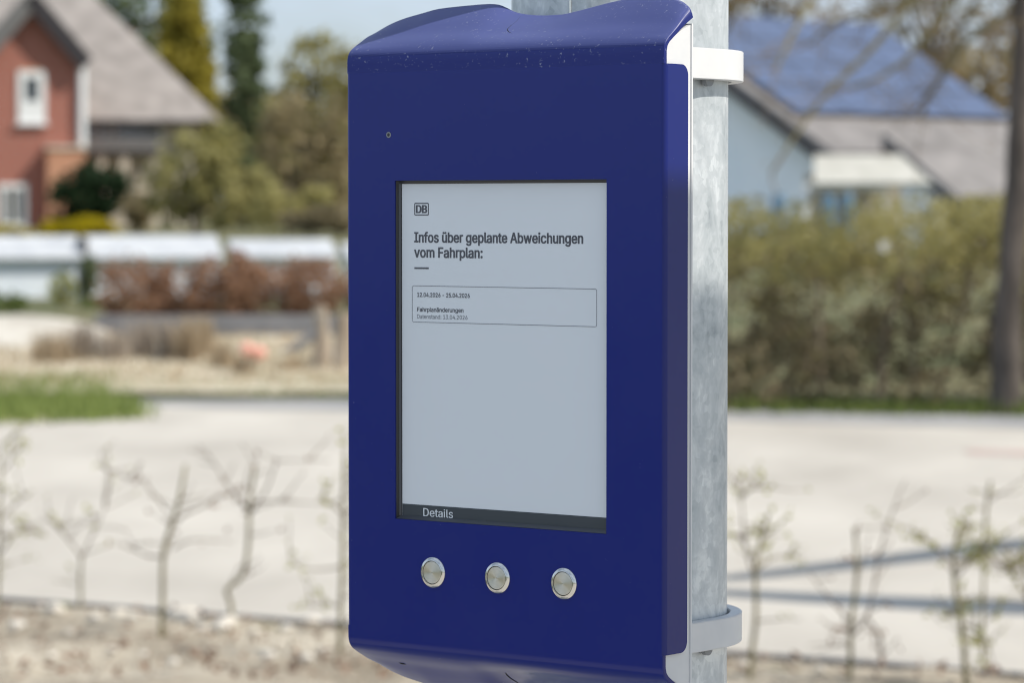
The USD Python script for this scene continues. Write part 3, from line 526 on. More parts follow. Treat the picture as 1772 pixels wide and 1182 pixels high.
struct('bank', rough_sheet(-14, .6, 27.0, 33.0, 90, 40, lambda X, Y: ground_z(X, Y) + .022 + .03 * meshkit.fbm(np.stack([X, Y, 0 * X], -1), 3)), M['bank'], True)
# the dry bank with tufts
def place_z(px, d): x = (px - 886) / FPX * d; return x, float(ground_z(0, d))
tufts = [(85, 30.0, 45, 70, 'straw', 'broad straw coloured grass tuft at the left of the dry bank'), (140, 30.3, 34, 78, 'straw_grey', 'greyish dry grass tuft right of the broad straw tuft'), (195, 30.2, 34, 70, 'straw_grey', 'flat topped grey straw tuft in the middle of the dry bank'),
         (245, 30.5, 30, 82, 'straw_grey', 'dark grey reed tuft below the round brown bush'), (285, 30.2, 24, 84, 'straw_grey', 'tall grey brown reed tuft right of the dark one'), (322, 30.0, 26, 90, 'straw', 'tall pale straw tuft near the middle of the left background'),
         (350, 30.6, 20, 80, 'straw', 'slim pale straw tuft beside the tall one'), (385, 29.4, 26, 60, 'straw', 'leaning pale straw tuft left of the salmon balls'), (420, 28.8, 20, 44, 'straw', 'short pale straw tuft under the salmon balls'), (505, 29.2, 26, 34, 'straw', 'low straw tuft left of the log posts')]
for k, (px, d, w, h, mt, lb) in enumerate(tufts):
    x, z = place_z(px, d); tuft('dry_grass_tuft', lb, px, 0, w, h, 520, mt, 60 + k, d=d, lean=.30, zb=z, cat_='dry grass', group='dry grass tufts on the bank')
dry = np.column_stack([rng.uniform(-6.5, .2, 9000), rng.uniform(27.6, 33.0, 9000)]); hh = rng.uniform(.03, .13, 9000); th = rng.uniform(0, 6.28, 9000)
c = np.column_stack([dry, ground_z(dry[:, 0], dry[:, 1])]); bw = np.column_stack([-np.sin(th), np.cos(th), 0 * th]) * .012; tip = c + np.column_stack([np.cos(th) * hh * .8, np.sin(th) * hh * .8, hh])
tag(obj('dry_grass', trimesh.Trimesh(np.stack([c - bw, c + bw, tip], 1).reshape(-1, 3), np.arange(27000).reshape(-1, 3), process=False), M['straw']), 'short dry grass covering the bank beyond the car park', 'grass', kind='stuff')
for k, (px, d, w, h, lean_) in enumerate([(548, 29.6, 11, 92, .02), (566, 29.9, 13, 104, -.03), (588, 29.4, 14, 100, .01), (604, 29.7, 12, 95, .0)]):
    x, z = place_z(px, d); Wm, Hm = w / FPX * d, h / FPX * d
    lb = ['thin weathered log post, first in the row left of the display', 'taller weathered log post, second in the row left of the display', 'stout weathered log post touching the left edge of the display', 'weathered log post mostly hidden behind the display'][k]
    q = bend((x, d, z - .05), (x + lean_ * 3, d, z + Hm), np.random.default_rng(80 + k), .02, 6); tag(obj('log_post', tube(q, np.linspace(Wm * 1.1, Wm * .85, 6), 9), M['log'], smooth=40), lb, 'log post', 'weathered log posts on the bank')
for k, (px, py, r, lb) in enumerate([(427, 604, 12, 'salmon pink ball, left of the two in the dry grass'), (448, 611, 13, 'salmon pink ball, right and lower of the two in the dry grass')]):
    p = at(px, py, 28.7 + .1 * k); m = trimesh.creation.icosphere(3, r / FPX * 28.7); m.apply_translation(p); b_ = thing('pink_ball', lb, 'ball', p); m.apply_translation(-p); obj('shell', m, M['pink'], b_, smooth=True)
    hd = trimesh.creation.cylinder(.008, p[2] - .04 - float(ground_z(0, 28.7)) if p[2] > .2 else .05, sections=8); hd.apply_translation((0, 0, -hd.extents[2] / 2 - r / FPX * 28.7 * .8)); obj('stake', hd, M['log'], b_)
q0, q1 = at(492, 614, 31.0), at(566, 566, 31.0); tag(obj('fallen_branch', tube(bend(q0, q1, np.random.default_rng(90), .03), np.linspace(.05, .035, 6), 8), M['kerb'], smooth=True), 'dark dead branch lying slantwise on the bank left of the log posts', 'branch')
# kerb of the garden terrace and gravel heap
k0, k1 = at(165, 566, 33.0), at(700, 572, 33.0)
km = bx(k0[0], k1[0] + 3, 32.95, 33.15, .1, at(300, 546, 33)[2]); tag(obj('garden_kerb', km, M['kerb']), 'long low dark grey kerb below the brown beech hedge', 'kerb')
def heap(px0, px1, d, top, seed, label):
    x0, x1 = (px0 - 886) / FPX * d, (px1 - 886) / FPX * d; zt = at(0, top, d)[2]; n = 40
    def zf(X, Y):
        u_, v_ = (X - x0) / (x1 - x0) * 2 - 1, (Y - (d - 1)) / 2 * 2 - 1; rr = np.clip(1 - u_ ** 2, 0, 1) * np.clip(1 - v_ ** 2, 0, 1); return ground_z(X, Y) - .02 + (zt - .2) * np.sqrt(rr) * (.7 + .5 * meshkit.fbm(np.stack([X * 2, Y * 2, 0 * X + seed], -1), 4))
    return tag(obj('gravel_heap', rough_sheet(x0, x1, d - 1, d + 1, n, 24, zf), M['gravel'], smooth=True), label, 'gravel heap')
heap(-180, 190, 32.4, 548, 3, 'low heap of pale gravel and sand at the left picture edge')

# ------------------------------------------------------------------ plants and trees
def box_pts(rx, dy, rz, n, rng):
    k = 110; c = rng.uniform(-1, 1, (k, 3)) * [rx, dy, rz * .86]; c[:, 2] += (1.1 * meshkit.noise(np.column_stack([c[:, 0] * 3.2, c[:, 1], c[:, 1] * 0 + rx * 40])) - .62) * rz * (c[:, 2] > 0); i = rng.integers(0, k, n)
    return c[i] + [0, 0, rz] + sphere_pts(n, rng) * (rng.uniform(0, 1, (n, 1)) ** .4) * rng.uniform(.06, .16, k)[i][:, None]
def bush(name, label, catn, px0, px1, top, d, mat, n, size, seed, base=None, depth=None, group=None, cr=.32, clumps=36, stems=5, hollow=.4):
    rng = np.random.default_rng(seed); n = int(n * (.27 if 'beech' in mat else .36)); x0, x1 = (px0 - 886) / FPX * d, (px1 - 886) / FPX * d; zt = at(0, top, d)[2]; z0 = float(ground_z(0, d)) if base is None else at(0, base, d)[2]
    xc, rx, rz = (x0 + x1) / 2, (x1 - x0) / 2, (zt - z0) / 2; dy = depth or rx
    t = thing(name, label, catn, (xc, d, z0), 0, group)
    pts = box_pts(rx, dy, rz, n, rng) if 'beech' in mat else crown_pts((0, 0, rz * 1.02), (rx, dy, rz), n, rng, clumps, cr, hollow)
    obj('foliage', leaves(pts, size, rng), M[mat], t)
    for k in range(stems):
        e = np.array([rng.uniform(-.6, .6) * rx, rng.uniform(-.5, .5) * dy, rz * rng.uniform(1.0, 1.7)])
        obj('stem', tube(bend((e[0] * .3, e[1] * .3, -.1), e, rng, .06), np.linspace(.03, .012, 6) * max(.5, rz), 6), M['twig'], t, smooth=True)
    return t
def tree(name, label, px, top, d, crowns, mat, n, size, seed, base_r=.2, z_split=None, limbs=8, bark='bark', cr=.3, clumps=50, hollow=.45, lean=0.0):
    """crowns: (px, py, rx_px, ry_px, depth radius in px) ellipsoids of foliage"""
    rng = np.random.default_rng(seed); n = int(n * .08); x = (px - 886) / FPX * d; z0 = float(ground_z(0, d)); zt = at(0, top, d)[2]
    t = thing(name, label, 'tree', (x, d, z0)); o = np.array([x, d, z0]); pts = []; tot = sum(c[2] * c[3] for c in crowns)
    cs_ = []
    for c in crowns:
        cc = at(c[0], c[1], d) - o; r = np.array([c[2], c[4] if len(c) > 4 else c[2], c[3]]) / FPX * d; cs_.append((cc, r))
        pts.append(crown_pts(cc, r, int(n * c[2] * c[3] / tot), rng, clumps, cr, hollow))
    H = zt - z0
    tr = bend((0, 0, -.2), (lean, 0, H * .86), rng, .015, 9); obj('trunk', tube(tr, np.linspace(base_r, base_r * .12, 9), 9), M[bark], t, smooth=True)
    for k in range(limbs):
        cc, r = cs_[k % len(cs_)]; a = tr[rng.integers(2, 7)]; e = cc + sphere_pts(1, rng)[0] * r * .8
        obj('limb', tube(bend(a, e, rng, .05, 7, -.05), np.linspace(base_r * .35, base_r * .06, 7), 6), M[bark], t, smooth=True)
    obj('crown', leaves(np.vstack(pts), size, rng), M[mat], t)
    return t
def conifer(name, label, px, top, base, d, half, mat, n, size, seed, droop=.25, power=1.0, gap=0.0, cyl=False):
    rng = np.random.default_rng(seed); x = (px - 886) / FPX * d; z0 = float(ground_z(0, d)); zt = at(0, top, d)[2]; H = zt - z0; R = half / FPX * d; n = int(n * .45)
    t = thing(name, label, 'tree', (x, d, z0)); zl = max(at(0, base, d)[2] - z0, .3)
    obj('trunk', tube([(0, 0, -.2), (0, 0, H * .5), (0, 0, H * .99)], [R * .10, R * .06, R * .01], 8), M['bark'], t, smooth=True)
    tiers = int(26 * (1 - gap)); pts = []
    for k in range(tiers):
        f = (k + rng.uniform(0, .6)) / tiers; zz = zl + (H - zl) * f; rad = R * ((1 - f) ** power) * rng.uniform(.75, 1.1) + .05 * R
        if cyl: rad = R * min(1, 2.2 * (1 - f)) ** .8 * rng.uniform(.8, 1.1)
        nb = rng.integers(6, 10)
        for a in rng.uniform(0, 6.28, nb):
            L_ = rad * rng.uniform(.65, 1.1); m_ = max(4, int(n / tiers / nb)); s = np.sqrt(rng.uniform(.02, 1, m_))
            pts.append(np.column_stack([np.cos(a) * L_ * s, np.sin(a) * L_ * s, zz - droop * L_ * s ** 2]) + rng.normal(0, .10 * R + .03, (m_, 3)) * [1, 1, .8])
    obj('crown', leaves(np.vstack(pts), size, rng), M[mat], t)
    return t
# left background
conifer('spruce_tree', 'tall narrow dark spruce standing alone against the sky', 425, -330, 300, 125, 50, 'lf_conifer', 6000, .50, 101, .3, .8)
conifer('cypress_tree', 'golden yellow conical cypress behind the big grey roof', 322, -8, 330, 122, 82, 'lf_yellow', 9000, .42, 102, .1, .62)
tree('pine_tree', 'broad dark green pine behind the ridge of the big grey roof', 230, -170, 150, [(150, -60, 110, 110), (260, -40, 110, 120), (330, 60, 60, 70), (210, 60, 120, 70)], 'lf_conifer', 12000, .6, 103, .45)
tree('broad_tree', 'wide olive green tree to the left of the display top', 545, 38, 118, [(540, 110, 75, 70), (590, 190, 75, 90), (500, 230, 70, 90), (570, 300, 90, 80), (640, 120, 60, 60)], 'lf_olive', 21000, .40, 104, .3)
tree('budding_tree', 'brownish budding tree between the spruce and the display', 520, 150, 100, [(500, 250, 65, 90), (560, 300, 70, 90), (470, 330, 60, 60), (590, 230, 50, 70)], 'lf_brownolive', 14000, .34, 105, .2, clumps=60)
tree('willow_shrub', 'rounded yellow olive shrubby tree in front of the balcony', 340, 212, 88, [(330, 300, 80, 85), (400, 330, 85, 70), (290, 340, 55, 55), (380, 255, 50, 50), (460, 350, 60, 45)], 'lf_olive', 19000, .30, 106, .12, clumps=60)
tree('willow_shrub', 'lower light green bush at the right end of the white wall', 500, 300, 80, [(480, 360, 60, 45), (545, 360, 55, 40)], 'lf_thicket', 5000, .26, 107, .08)
bush('evergreen_bush', 'dark green clipped evergreen bush at the corner of the red house', 'bush', 74, 238, 280, 92, 'lf_hedge', 9000, .20, 108, depth=1.0)
bush('bare_bush', 'thin brownish bush right of the dark evergreen bush', 'bush', 205, 275, 330, 90, 'lf_brownolive', 1500, .2, 109)
bush('forsythia_bush', 'bright yellow flowering bush behind the white wall', 'bush', 60, 212, 374, 70, 'lf_forsythia', 5000, .14, 110, depth=.7, base=425)
bush('forsythia_bush', 'small yellow flowering bush at the left picture edge', 'bush', -40, 62, 388, 68, 'lf_forsythia', 2400, .14, 111, depth=.6, base=425)
bush('dark_shrub', 'dark bare shrub below the budding tree beside the display', 'bush', 470, 640, 356, 76, 'lf_thicket_low', 2600, .2, 112, depth=.8)
# brown beech hedge in clumps
bush('beech_hedge', 'round brown beech bush at the left end of the beech hedge', 'hedge', 178, 292, 446, 34.6, 'lf_beech', 5200, .075, 121, depth=.45, group='brown beech hedge plants', clumps=70, cr=.22, hollow=.2)
bush('beech_hedge', 'low gappy brown beech plant next to the round beech bush', 'hedge', 270, 345, 482, 34.8, 'lf_beech', 1800, .07, 122, depth=.4, group='brown beech hedge plants', clumps=40, cr=.22)
bush('beech_hedge', 'tall brown beech plant in the middle of the beech hedge', 'hedge', 318, 432, 450, 34.6, 'lf_beech', 5600, .075, 123, depth=.45, group='brown beech hedge plants', clumps=70, cr=.22, hollow=.2)
bush('beech_hedge', 'wide reddish brown beech plant left of the last one', 'hedge', 405, 525, 444, 34.8, 'lf_beech', 5200, .075, 124, depth=.45, group='brown beech hedge plants', clumps=70, cr=.22, hollow=.2)
bush('beech_hedge', 'brown beech plant that runs behind the left edge of the display', 'hedge', 500, 660, 446, 34.7, 'lf_beech', 6000, .075, 125, depth=.45, group='brown beech hedge plants', clumps=80, cr=.22, hollow=.2)
bush('columnar_shrub', 'slim dark green shrub in front of the white wall', 'bush', 134, 170, 436, 43, 'lf_conifer', 1600, .09, 126, base=528)
bush('garden_plant', 'pale green feathery garden plant before the white wall', 'plant', 78, 135, 462, 40, 'lf_spring', 500, .07, 127, base=545)
bush('garden_plant', 'green leafy garden plant at the left picture edge above the gravel', 'plant', -30, 48, 500, 38, 'grass', 900, .08, 128, base=560)
bush('garden_plant', 'small green plant at the foot of the slim dark shrub', 'plant', 130, 190, 515, 39, 'grass', 700, .07, 129, base=550)

# ------------------------------------------------------------------ white garden wall
gw = thing('garden_wall', 'long low white garden wall with sloping bright coping behind the beech hedge', 'wall', (0, 45, 0), 18.0)
def wall_piece(px0, px1, d, topy, caph, px_name):
    x0, x1 = (px0 - 886) / FPX * d, (px1 - 886) / FPX * d; zt = at(0, topy, d)[2]; zc = at(0, topy + caph, d)[2]; zg = float(ground_z(0, d))
    obj('wall_panel', bx(x0, x1, d - 45, d - 44.85, zg - .3, zc - .01), M['white_wall'], gw)
    cp = Polygon([(-.12, zc - .015), (-.12, zc), (.30, zt), (.34, zt - .01), (.34, zc - .015)]); m = extr(cp, x1 - x0); v = np.array(m.vertices); m.vertices = np.column_stack([x0 + v[:, 2], v[:, 0] + d - 45, v[:, 1]]); m.fix_normals()
    obj('coping', m, M['coping'], gw)
wall_piece(-700, 134, 45, 406, 36, ''); wall_piece(143, 372, 45, 406, 36, ''); wall_piece(392, 572, 45, 413, 28, ''); wall_piece(592, 900, 45, 420, 28, '')
obj('pillar', bx((134 - 886) / FPX * 45, (143 - 886) / FPX * 45, -.05, .2, .2, at(0, 408, 45)[2]), M['grey_board'], gw)

# ------------------------------------------------------------------ red brick house on the left
HD = 110.0; s = HD / FPX
def hx(px): return (px - 886) * s
def hz(py, d=HD): return float(at(0, py, d)[2])
h = thing('brick_house', 'red brick house with white window, steep gable and big grey tiled roof', 'house', (hx(56), HD, 0.9), 12.0); ho = np.array([hx(56), HD, .9])
def prism_front(poly, d0, d1):                      # polygon in (px, py) of the facade -> slab between depths d0 and d1 (metres behind the facade)
    p = Polygon([(hx(a) - ho[0], hz(b) - ho[2]) for a, b in poly]); m = extr(p, d1 - d0); v = np.array(m.vertices); m.vertices = np.column_stack([v[:, 0], v[:, 2] + d0, v[:, 1]]); m.fix_normals(); return m
win = [(33, 122), (80, 122), (80, 212), (33, 212)]; door = [(-2, 318), (48, 318), (48, 394), (-2, 394)]
wallp = Polygon([(-25, 405), (80, 405), (80, 310), (137, 310), (137, 103), (56, 0), (-25, 103)]).difference(Polygon(win)).difference(Polygon(door))
m = extr(Polygon([(hx(a) - ho[0], hz(b) - ho[2]) for a, b in wallp.exterior.coords], [[(hx(a) - ho[0], hz(b) - ho[2]) for a, b in r.coords] for r in wallp.interiors]), 4.0)
v = np.array(m.vertices); m.vertices = np.column_stack([v[:, 0], v[:, 2], v[:, 1]]); m.fix_normals(); obj('gable_wall', m, M['brick'], h)
def window(rect, fw, name='window', mullion=True, lower=None):
    x0, x1 = hx(rect[0]) - ho[0], hx(rect[2]) - ho[0]; z1, z0 = hz(rect[1]) - ho[2], hz(rect[3]) - ho[2]
    fr_ = sbox(x0, z0, x1, z1).difference(sbox(x0 + fw, z0 + (lower or fw), x1 - fw, z1 - fw)); m = extr(fr_, .12); v = np.array(m.vertices); m.vertices = np.column_stack([v[:, 0], v[:, 2] - .05, v[:, 1]]); m.fix_normals()
    w = obj(name, m, M['white'], h); obj('pane', bx(x0 + fw, x1 - fw, .04, .06, z0 + (lower or fw), z1 - fw), M['glass'], w)
    if mullion: obj('mullion', bx((x0 + x1) / 2 - .05, (x0 + x1) / 2 + .05, -.03, .035, z0 + (lower or fw), z1 - fw), M['white'], w)
    obj('sill', bx(x0 - .08, x1 + .08, -.16, -.052, z0 - .07, z0 - .005), M['white'], w)
window((33, 122, 80, 212), .22, lower=.70, mullion=False); window((-2, 318, 48, 394), .16)
obj('lintel', prism_front([(34, 116), (79, 116), (79, 121.5), (34, 121.5)], -.03, .1), M['brick_orange'], h)
# roof of the gable: two slabs with dark verge boards
for sg, (a, b) in ((1, ((56, -6), (152, 108))), (-1, ((56, -6), (-40, 108)))):
    pa, pb = np.array([hx(a[0]) - ho[0], hz(a[1]) - ho[2]]), np.array([hx(b[0]) - ho[0], hz(b[1]) - ho[2]]); n_ = np.array([-(pb - pa)[1], (pb - pa)[0]]) * sg; n_ /= np.linalg.norm(n_)
    sl = Polygon([pa, pb, pb + n_ * .18, pa + n_ * .18]); m = extr(sl, 5.0); v = np.array(m.vertices); m.vertices = np.column_stack([v[:, 0], v[:, 2] - .35, v[:, 1]]); m.fix_normals(); obj('gable_roof', m, M['tile'], h)
    vb_ = Polygon([pa - n_ * .32, pb - n_ * .32, pb + n_ * .20, pa + n_ * .20]); m = extr(vb_, .06); v = np.array(m.vertices); m.vertices = np.column_stack([v[:, 0], v[:, 2] - .42, v[:, 1]]); m.fix_normals(); obj('verge_board', m, M['fascia'] if sg > 0 else M['grey_board'], h)
dp = tube([(hx(142) - ho[0], -.12, hz(108) - ho[2]), (hx(142) - ho[0], -.12, hz(262) - ho[2])], .10, 10); obj('downpipe', dp, M['white'], h, smooth=True)
obj('corner_trim', bx(hx(136) - ho[0], hx(150) - ho[0], 0.05, .35, hz(252) - ho[2], hz(110) - ho[2]), M['white_wall'], h)
obj('brick_pier', bx(hx(81) - ho[0], hx(146) - ho[0], -.5, .9, -.3, hz(258) - ho[2]), M['brick_orange'], h)
obj('pier_cap', bx(hx(78) - ho[0], hx(149) - ho[0], -.56, .96, hz(258) - ho[2] + .003, hz(252) - ho[2]), M['plaster'], h)
# main wing with hipped roof
d1 = 113.0
ec, er = at(418, 206, d1) - ho, at(60, 206, d1) - ho; rc, rl = at(236, -22, d1 + 5.2) - ho, at(-400, -22, d1 + 5.2) - ho; el_ = np.array([rl[0], ec[1], ec[2]]); bk = np.array([ec[0], d1 + 10.4 - HD, ec[2]]); bkl = np.array([rl[0], d1 + 10.4 - HD, ec[2]])
rv = np.array([el_, ec, bk, bkl, rc, rl]); rf = np.array([[0, 1, 4], [0, 4, 5], [1, 2, 4], [2, 3, 5], [2, 5, 4], [0, 5, 3], [0, 2, 1], [0, 3, 2]])
obj('main_roof', trimesh.Trimesh(rv, rf, process=False), M['tile'], h)
zE = ec[2]; xr = ec[0] - .75
obj('main_wall', bx(hx(60) - ho[0], xr, d1 + .8 - HD, d1 + 9.6 - HD, -.3, zE - .01), M['plaster'], h)
obj('fascia', bx(hx(140) - ho[0], ec[0] - .02, ec[1] + .02, ec[1] + .10, zE - .16, zE - .004), M['fascia'], h)
yb = d1 + .8 - HD
for a, b in ((160, 205), (212, 232), (240, 322)):
    x0, x1 = (a - 886) / FPX * (d1 + .8) - ho[0], (b - 886) / FPX * (d1 + .8) - ho[0]; z1, z0 = zE - .18, at(0, 238, d1)[2] - ho[2]
    w = obj('window', extr(sbox(x0, z0, x1, z1).difference(sbox(x0 + .06, z0 + .06, x1 - .06, z1 - .06)), .1), M['white'], h); mm = UsdGeom.Mesh(w); vv = np.array(mm.GetPointsAttr().Get()); mm.GetPointsAttr().Set(Vt.Vec3fArray.FromNumpy(np.column_stack([vv[:, 0], yb - .10 + vv[:, 2], vv[:, 1]]).astype(np.float32)))
    obj('pane', bx(x0 + .06, x1 - .06, yb - .06, yb - .03, z0 + .06, z1 - .06), M['glass'], w)
obj('balcony', bx((150 - 886) / FPX * 112 - ho[0], (305 - 886) / FPX * 112 - ho[0], yb - 1.5, yb - .003, at(0, 266, 112)[2] - ho[2], at(0, 259, 112)[2] - ho[2]), M['fascia'], h)
for k in range(14):
    x0 = np.interp(k, [0, 14], [(150 - 886) / FPX * 112 - ho[0], (305 - 886) / FPX * 112 - ho[0]]); obj('balcony_board', bx(x0, x0 + .19, yb - 1.5, yb - 1.46, at(0, 258.8, 112)[2] - ho[2], at(0, 238, 112)[2] - ho[2]), M['grey_board'], h)
for px in (200, 240, 296):
    x0 = (px - 886) / FPX * 112 - ho[0]; obj('balcony_post', bx(x0 - .16, x0 + .16, yb - 1.4, yb - 1.1, -.3, at(0, 266, 112)[2] - ho[2] - .005), M['plaster'], h)

# ------------------------------------------------------------------ house with solar roof on the right
al = math.radians(43); A_ = np.array([math.cos(al), math.sin(al), 0]); B_ = np.array([-math.sin(al), math.cos(al), 0])
E0 = at(1440, 262, 65); WID, RISE, LEN = 5.0, 2.85, 6.95
r2 = thing('solar_house', 'pale rendered house with blue solar panels covering its tiled roof', 'house', (*E0[:2], .9), 43.0); z_e = E0[2] - .9
def slab(p, q, r, s_, th):                           # four corners of the upper face, thickness downwards
    v = np.array([p, q, r, s_]); n_ = np.cross(v[1] - v[0], v[3] - v[0]); n_ /= np.linalg.norm(n_); n_ = n_ if n_[2] > 0 else -n_
    m = trimesh.Trimesh(np.vstack([v, v - n_ * th]), [[0, 1, 2], [0, 2, 3], [4, 6, 5], [4, 7, 6], [0, 4, 5], [0, 5, 1], [1, 5, 6], [1, 6, 2], [2, 6, 7], [2, 7, 3], [3, 7, 4], [3, 4, 0]], process=False); m.fix_normals(); return m
obj('roof', slab((0, 0, z_e), (LEN, 0, z_e), (LEN, WID, z_e + RISE), (0, WID, z_e + RISE), .16), M['tile_grey'], r2)
obj('roof', slab((0, WID + .002, z_e + RISE), (LEN, WID + .002, z_e + RISE), (LEN, 2 * WID, z_e), (0, 2 * WID, z_e), .16), M['tile_grey'], r2)
g = Polygon([(.45, -.3), (2 * WID - .45, -.3), (2 * WID - .45, z_e + .08), (WID, z_e + RISE - .2), (.45, z_e + .08)]); m = extr(g, LEN - .6); v = np.array(m.vertices); m.vertices = np.column_stack([v[:, 2] + .3, v[:, 0], v[:, 1]]); m.fix_normals(); obj('wall', m, M['plaster_cool'], r2)
sl_ = math.hypot(WID, RISE); ux, uz = WID / sl_, RISE / sl_
for a, b in ((0, -.001), (1, 0)):
    p_ = [(0 if a == 0 else LEN), 0]
for sgn, y0 in ((1, 0),):
    v0 = Polygon([(-.05, z_e - .22), (.05, z_e - .34), (WID, z_e + RISE - .34), (WID, z_e + RISE - .17)]); m = extr(v0, .06); v = np.array(m.vertices); m.vertices = np.column_stack([v[:, 2] - .065, v[:, 0], v[:, 1]]); m.fix_normals(); obj('verge_board', m, M['fascia'], r2)
obj('gutter', tube([(-.02, -.05, z_e - .10), (LEN, -.05, z_e - .10)], .06, 8), M['grey_board'], r2, smooth=True)
rows, cols = 4, 4; t0, t1 = .245, .985; x0p, x1p = .30, LEN - .05; pw, ph = (x1p - x0p) / cols, (t1 - t0) * sl_ / rows
for r in range(rows):
    for c_ in range(cols):
        ta, tb = t0 * sl_ + r * ph + .012, t0 * sl_ + (r + 1) * ph - .012; xa, xb = x0p + c_ * pw + .012, x0p + (c_ + 1) * pw - .012
        f_ = lambda x, t, h_: (x, t * ux - uz * h_, z_e + t * uz + ux * h_)
        sp_ = obj('solar_panel', slab(f_(xa, ta, .10), f_(xb, ta, .10), f_(xb, tb, .10), f_(xa, tb, .10), .04), M['alu'], r2)
        obj('cell_field', slab(f_(xa + .03, ta + .03, .104), f_(xb - .03, ta + .03, .104), f_(xb - .03, tb - .03, .104), f_(xa + .03, tb - .03, .104), .003), M['solar'], sp_)
# lower extension with its own tiled roof, standing in front
E1 = at(1660, 340, 60); ex = thing('house_extension', 'low annex with grey brown tiled roof in front of the solar house', 'annex', (*E1[:2], .9), 43.0); z1_ = E1[2] - .9
obj('roof', slab((0, 0, z1_), (4.6, 0, z1_), (4.6, 1.75, z1_ + 1.15), (0, 1.75, z1_ + 1.15), .12), M['tile_grey'], ex)
vv0 = Polygon([(-.04, z1_ - .2), (0, z1_ - .3), (1.75, z1_ + .85), (1.75, z1_ + 1.0)]); m = extr(vv0, .06); v = np.array(m.vertices); m.vertices = np.column_stack([v[:, 2] - .065, v[:, 0], v[:, 1]]); m.fix_normals(); obj('verge_board', m, M['fascia'], ex)
obj('wall', bx(.15, 4.5, .35, 1.7, -.3, z1_ + .06), M['white'], ex)
gp = at(1392, 360, 57); gzb = thing('garden_pavilion', 'white garden pavilion with pale canopy in front of the solar house', 'pavilion', (gp[0], 57, 0.6)); gw_ = (1570 - 1392) / FPX * 57
def pz(py): return at(0, py, 57)[2] - .6
for px in (1396, 1470, 1530): obj('post', bx((px - 1392) / FPX * 57 - .05, (px - 1392) / FPX * 57 + .05, -.05, .05, -.2, pz(328)), M['white'], gzb)
obj('beam', bx(-.02, (1535 - 1392) / FPX * 57, -.07, .07, pz(328) + .003, pz(317)), M['white'], gzb)
obj('canopy', slab((.15, -.15, pz(316)), (gw_ + .4, -.15, pz(316)), (gw_, 1.0, pz(266)), (.25, 1.0, pz(266)), .06), M['canvas'], gzb)
obj('back_panel', bx(.1, gw_, 1.0, 1.05, -.2, pz(300)), M['plaster'], gzb)
for k, (px, lb) in enumerate([(1348, 'blue barrel below the pale gable wall, leftmost of three'), (1433, 'blue barrel just right of the white pavilion post, middle of three'), (1466, 'blue barrel under the pavilion beam, rightmost of three')]):
    p = at(px, 352, 56); b_ = thing('blue_barrel', lb, 'barrel', (p[0], p[1], .85), 0, 'blue barrels before the solar house'); H_ = at(0, 339, 56)[2] - .85
    m = trimesh.creation.revolve(np.array([(.0, 0), (.095, 0), (.11, .05), (.115, H_ * .5), (.11, H_ - .05), (.09, H_), (0, H_)]), sections=20); obj('drum', m, M['barrel'], b_, smooth=40)
    ld = trimesh.creation.cylinder(.095, .03, sections=20); ld.apply_translation((0, 0, H_ + .0165)); obj('lid', ld, M['barrel'], b_, smooth=40)

# ------------------------------------------------------------------ overgrown hedge on the right
rng = np.random.default_rng(141)
hd_ = thing('overgrown_hedge', 'overgrown olive green hedge along the car park behind the pole', 'hedge', (3.5, 26, 0)); ho_ = np.array([3.5, 26, 0])
n = 28000; X0, X1 = .2, 9.5
cl = np.column_stack([rng.uniform(X0, X1, 420), rng.uniform(25.4, 27.2, 420), np.where(rng.uniform(0, 1, 420) < .42, rng.uniform(1.12, 1.47, 420), rng.uniform(.15, 1.2, 420))])
i_ = rng.integers(0, 420, n); P_ = cl[i_] + sphere_pts(n, rng) * (rng.uniform(0, 1, (n, 1)) ** .5) * np.array([.30, .25, .22]); P_[:, 2] = np.clip(P_[:, 2], .03, 1.62)
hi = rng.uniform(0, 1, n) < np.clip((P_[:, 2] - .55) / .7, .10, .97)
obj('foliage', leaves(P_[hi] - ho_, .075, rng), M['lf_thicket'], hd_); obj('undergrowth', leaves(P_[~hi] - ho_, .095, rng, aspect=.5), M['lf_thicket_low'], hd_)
for k in range(46):
    x = rng.uniform(X0, X1); a = np.array([x, rng.uniform(25.2, 25.9), -.05]); e = a + [rng.normal(0, .28), rng.normal(.2, .2), rng.uniform(.7, 1.6)]
    obj('stem', tube(bend(a, e, rng, .05, 7) - ho_, np.linspace(.022, .008, 7) * rng.uniform(.7, 1.6), 6), M['twig'], hd_, smooth=True)
tuft('dry_grass_tuft', 'pale dry tuft at the foot of the overgrown hedge near the pole', 1345, 708, 30, 55, 240, 'straw', 150, cat_='dry grass')

# tree at the right edge with drooping limbs
tr_ = thing('roadside_tree', 'dark leaning trunk with drooping bare limbs at the right picture edge', 'tree', (*on_ground(1742, 716)[:2], 0)); b0 = on_ground(1742, 716); DT = b0[1]
pts = np.array([at(x, y, DT) for x, y in [(1742, 722), (1744, 640), (1741, 560), (1752, 440), (1762, 300), (1768, 140), (1772, -20), (1775, -260), (1760, -600)]]); tt = np.linspace(0, 1, len(pts)); ti = np.linspace(0, 1, 40)
pp = np.column_stack([PchipInterpolator(tt, pts[:, k])(ti) for k in range(3)]); o_ = np.array([b0[0], b0[1], 0]); rr_ = np.interp(ti, [0, .1, .25, .5, 1], [.135, .115, .11, .095, .05])
m = tube(pp - o_, rr_, 16); v = np.array(m.vertices); m.vertices = v + (meshkit.noise(v * [9, 9, 3]) - .5)[:, None] * .03 * np.sign(v); obj('trunk', m, M['bark'], tr_, smooth=True)
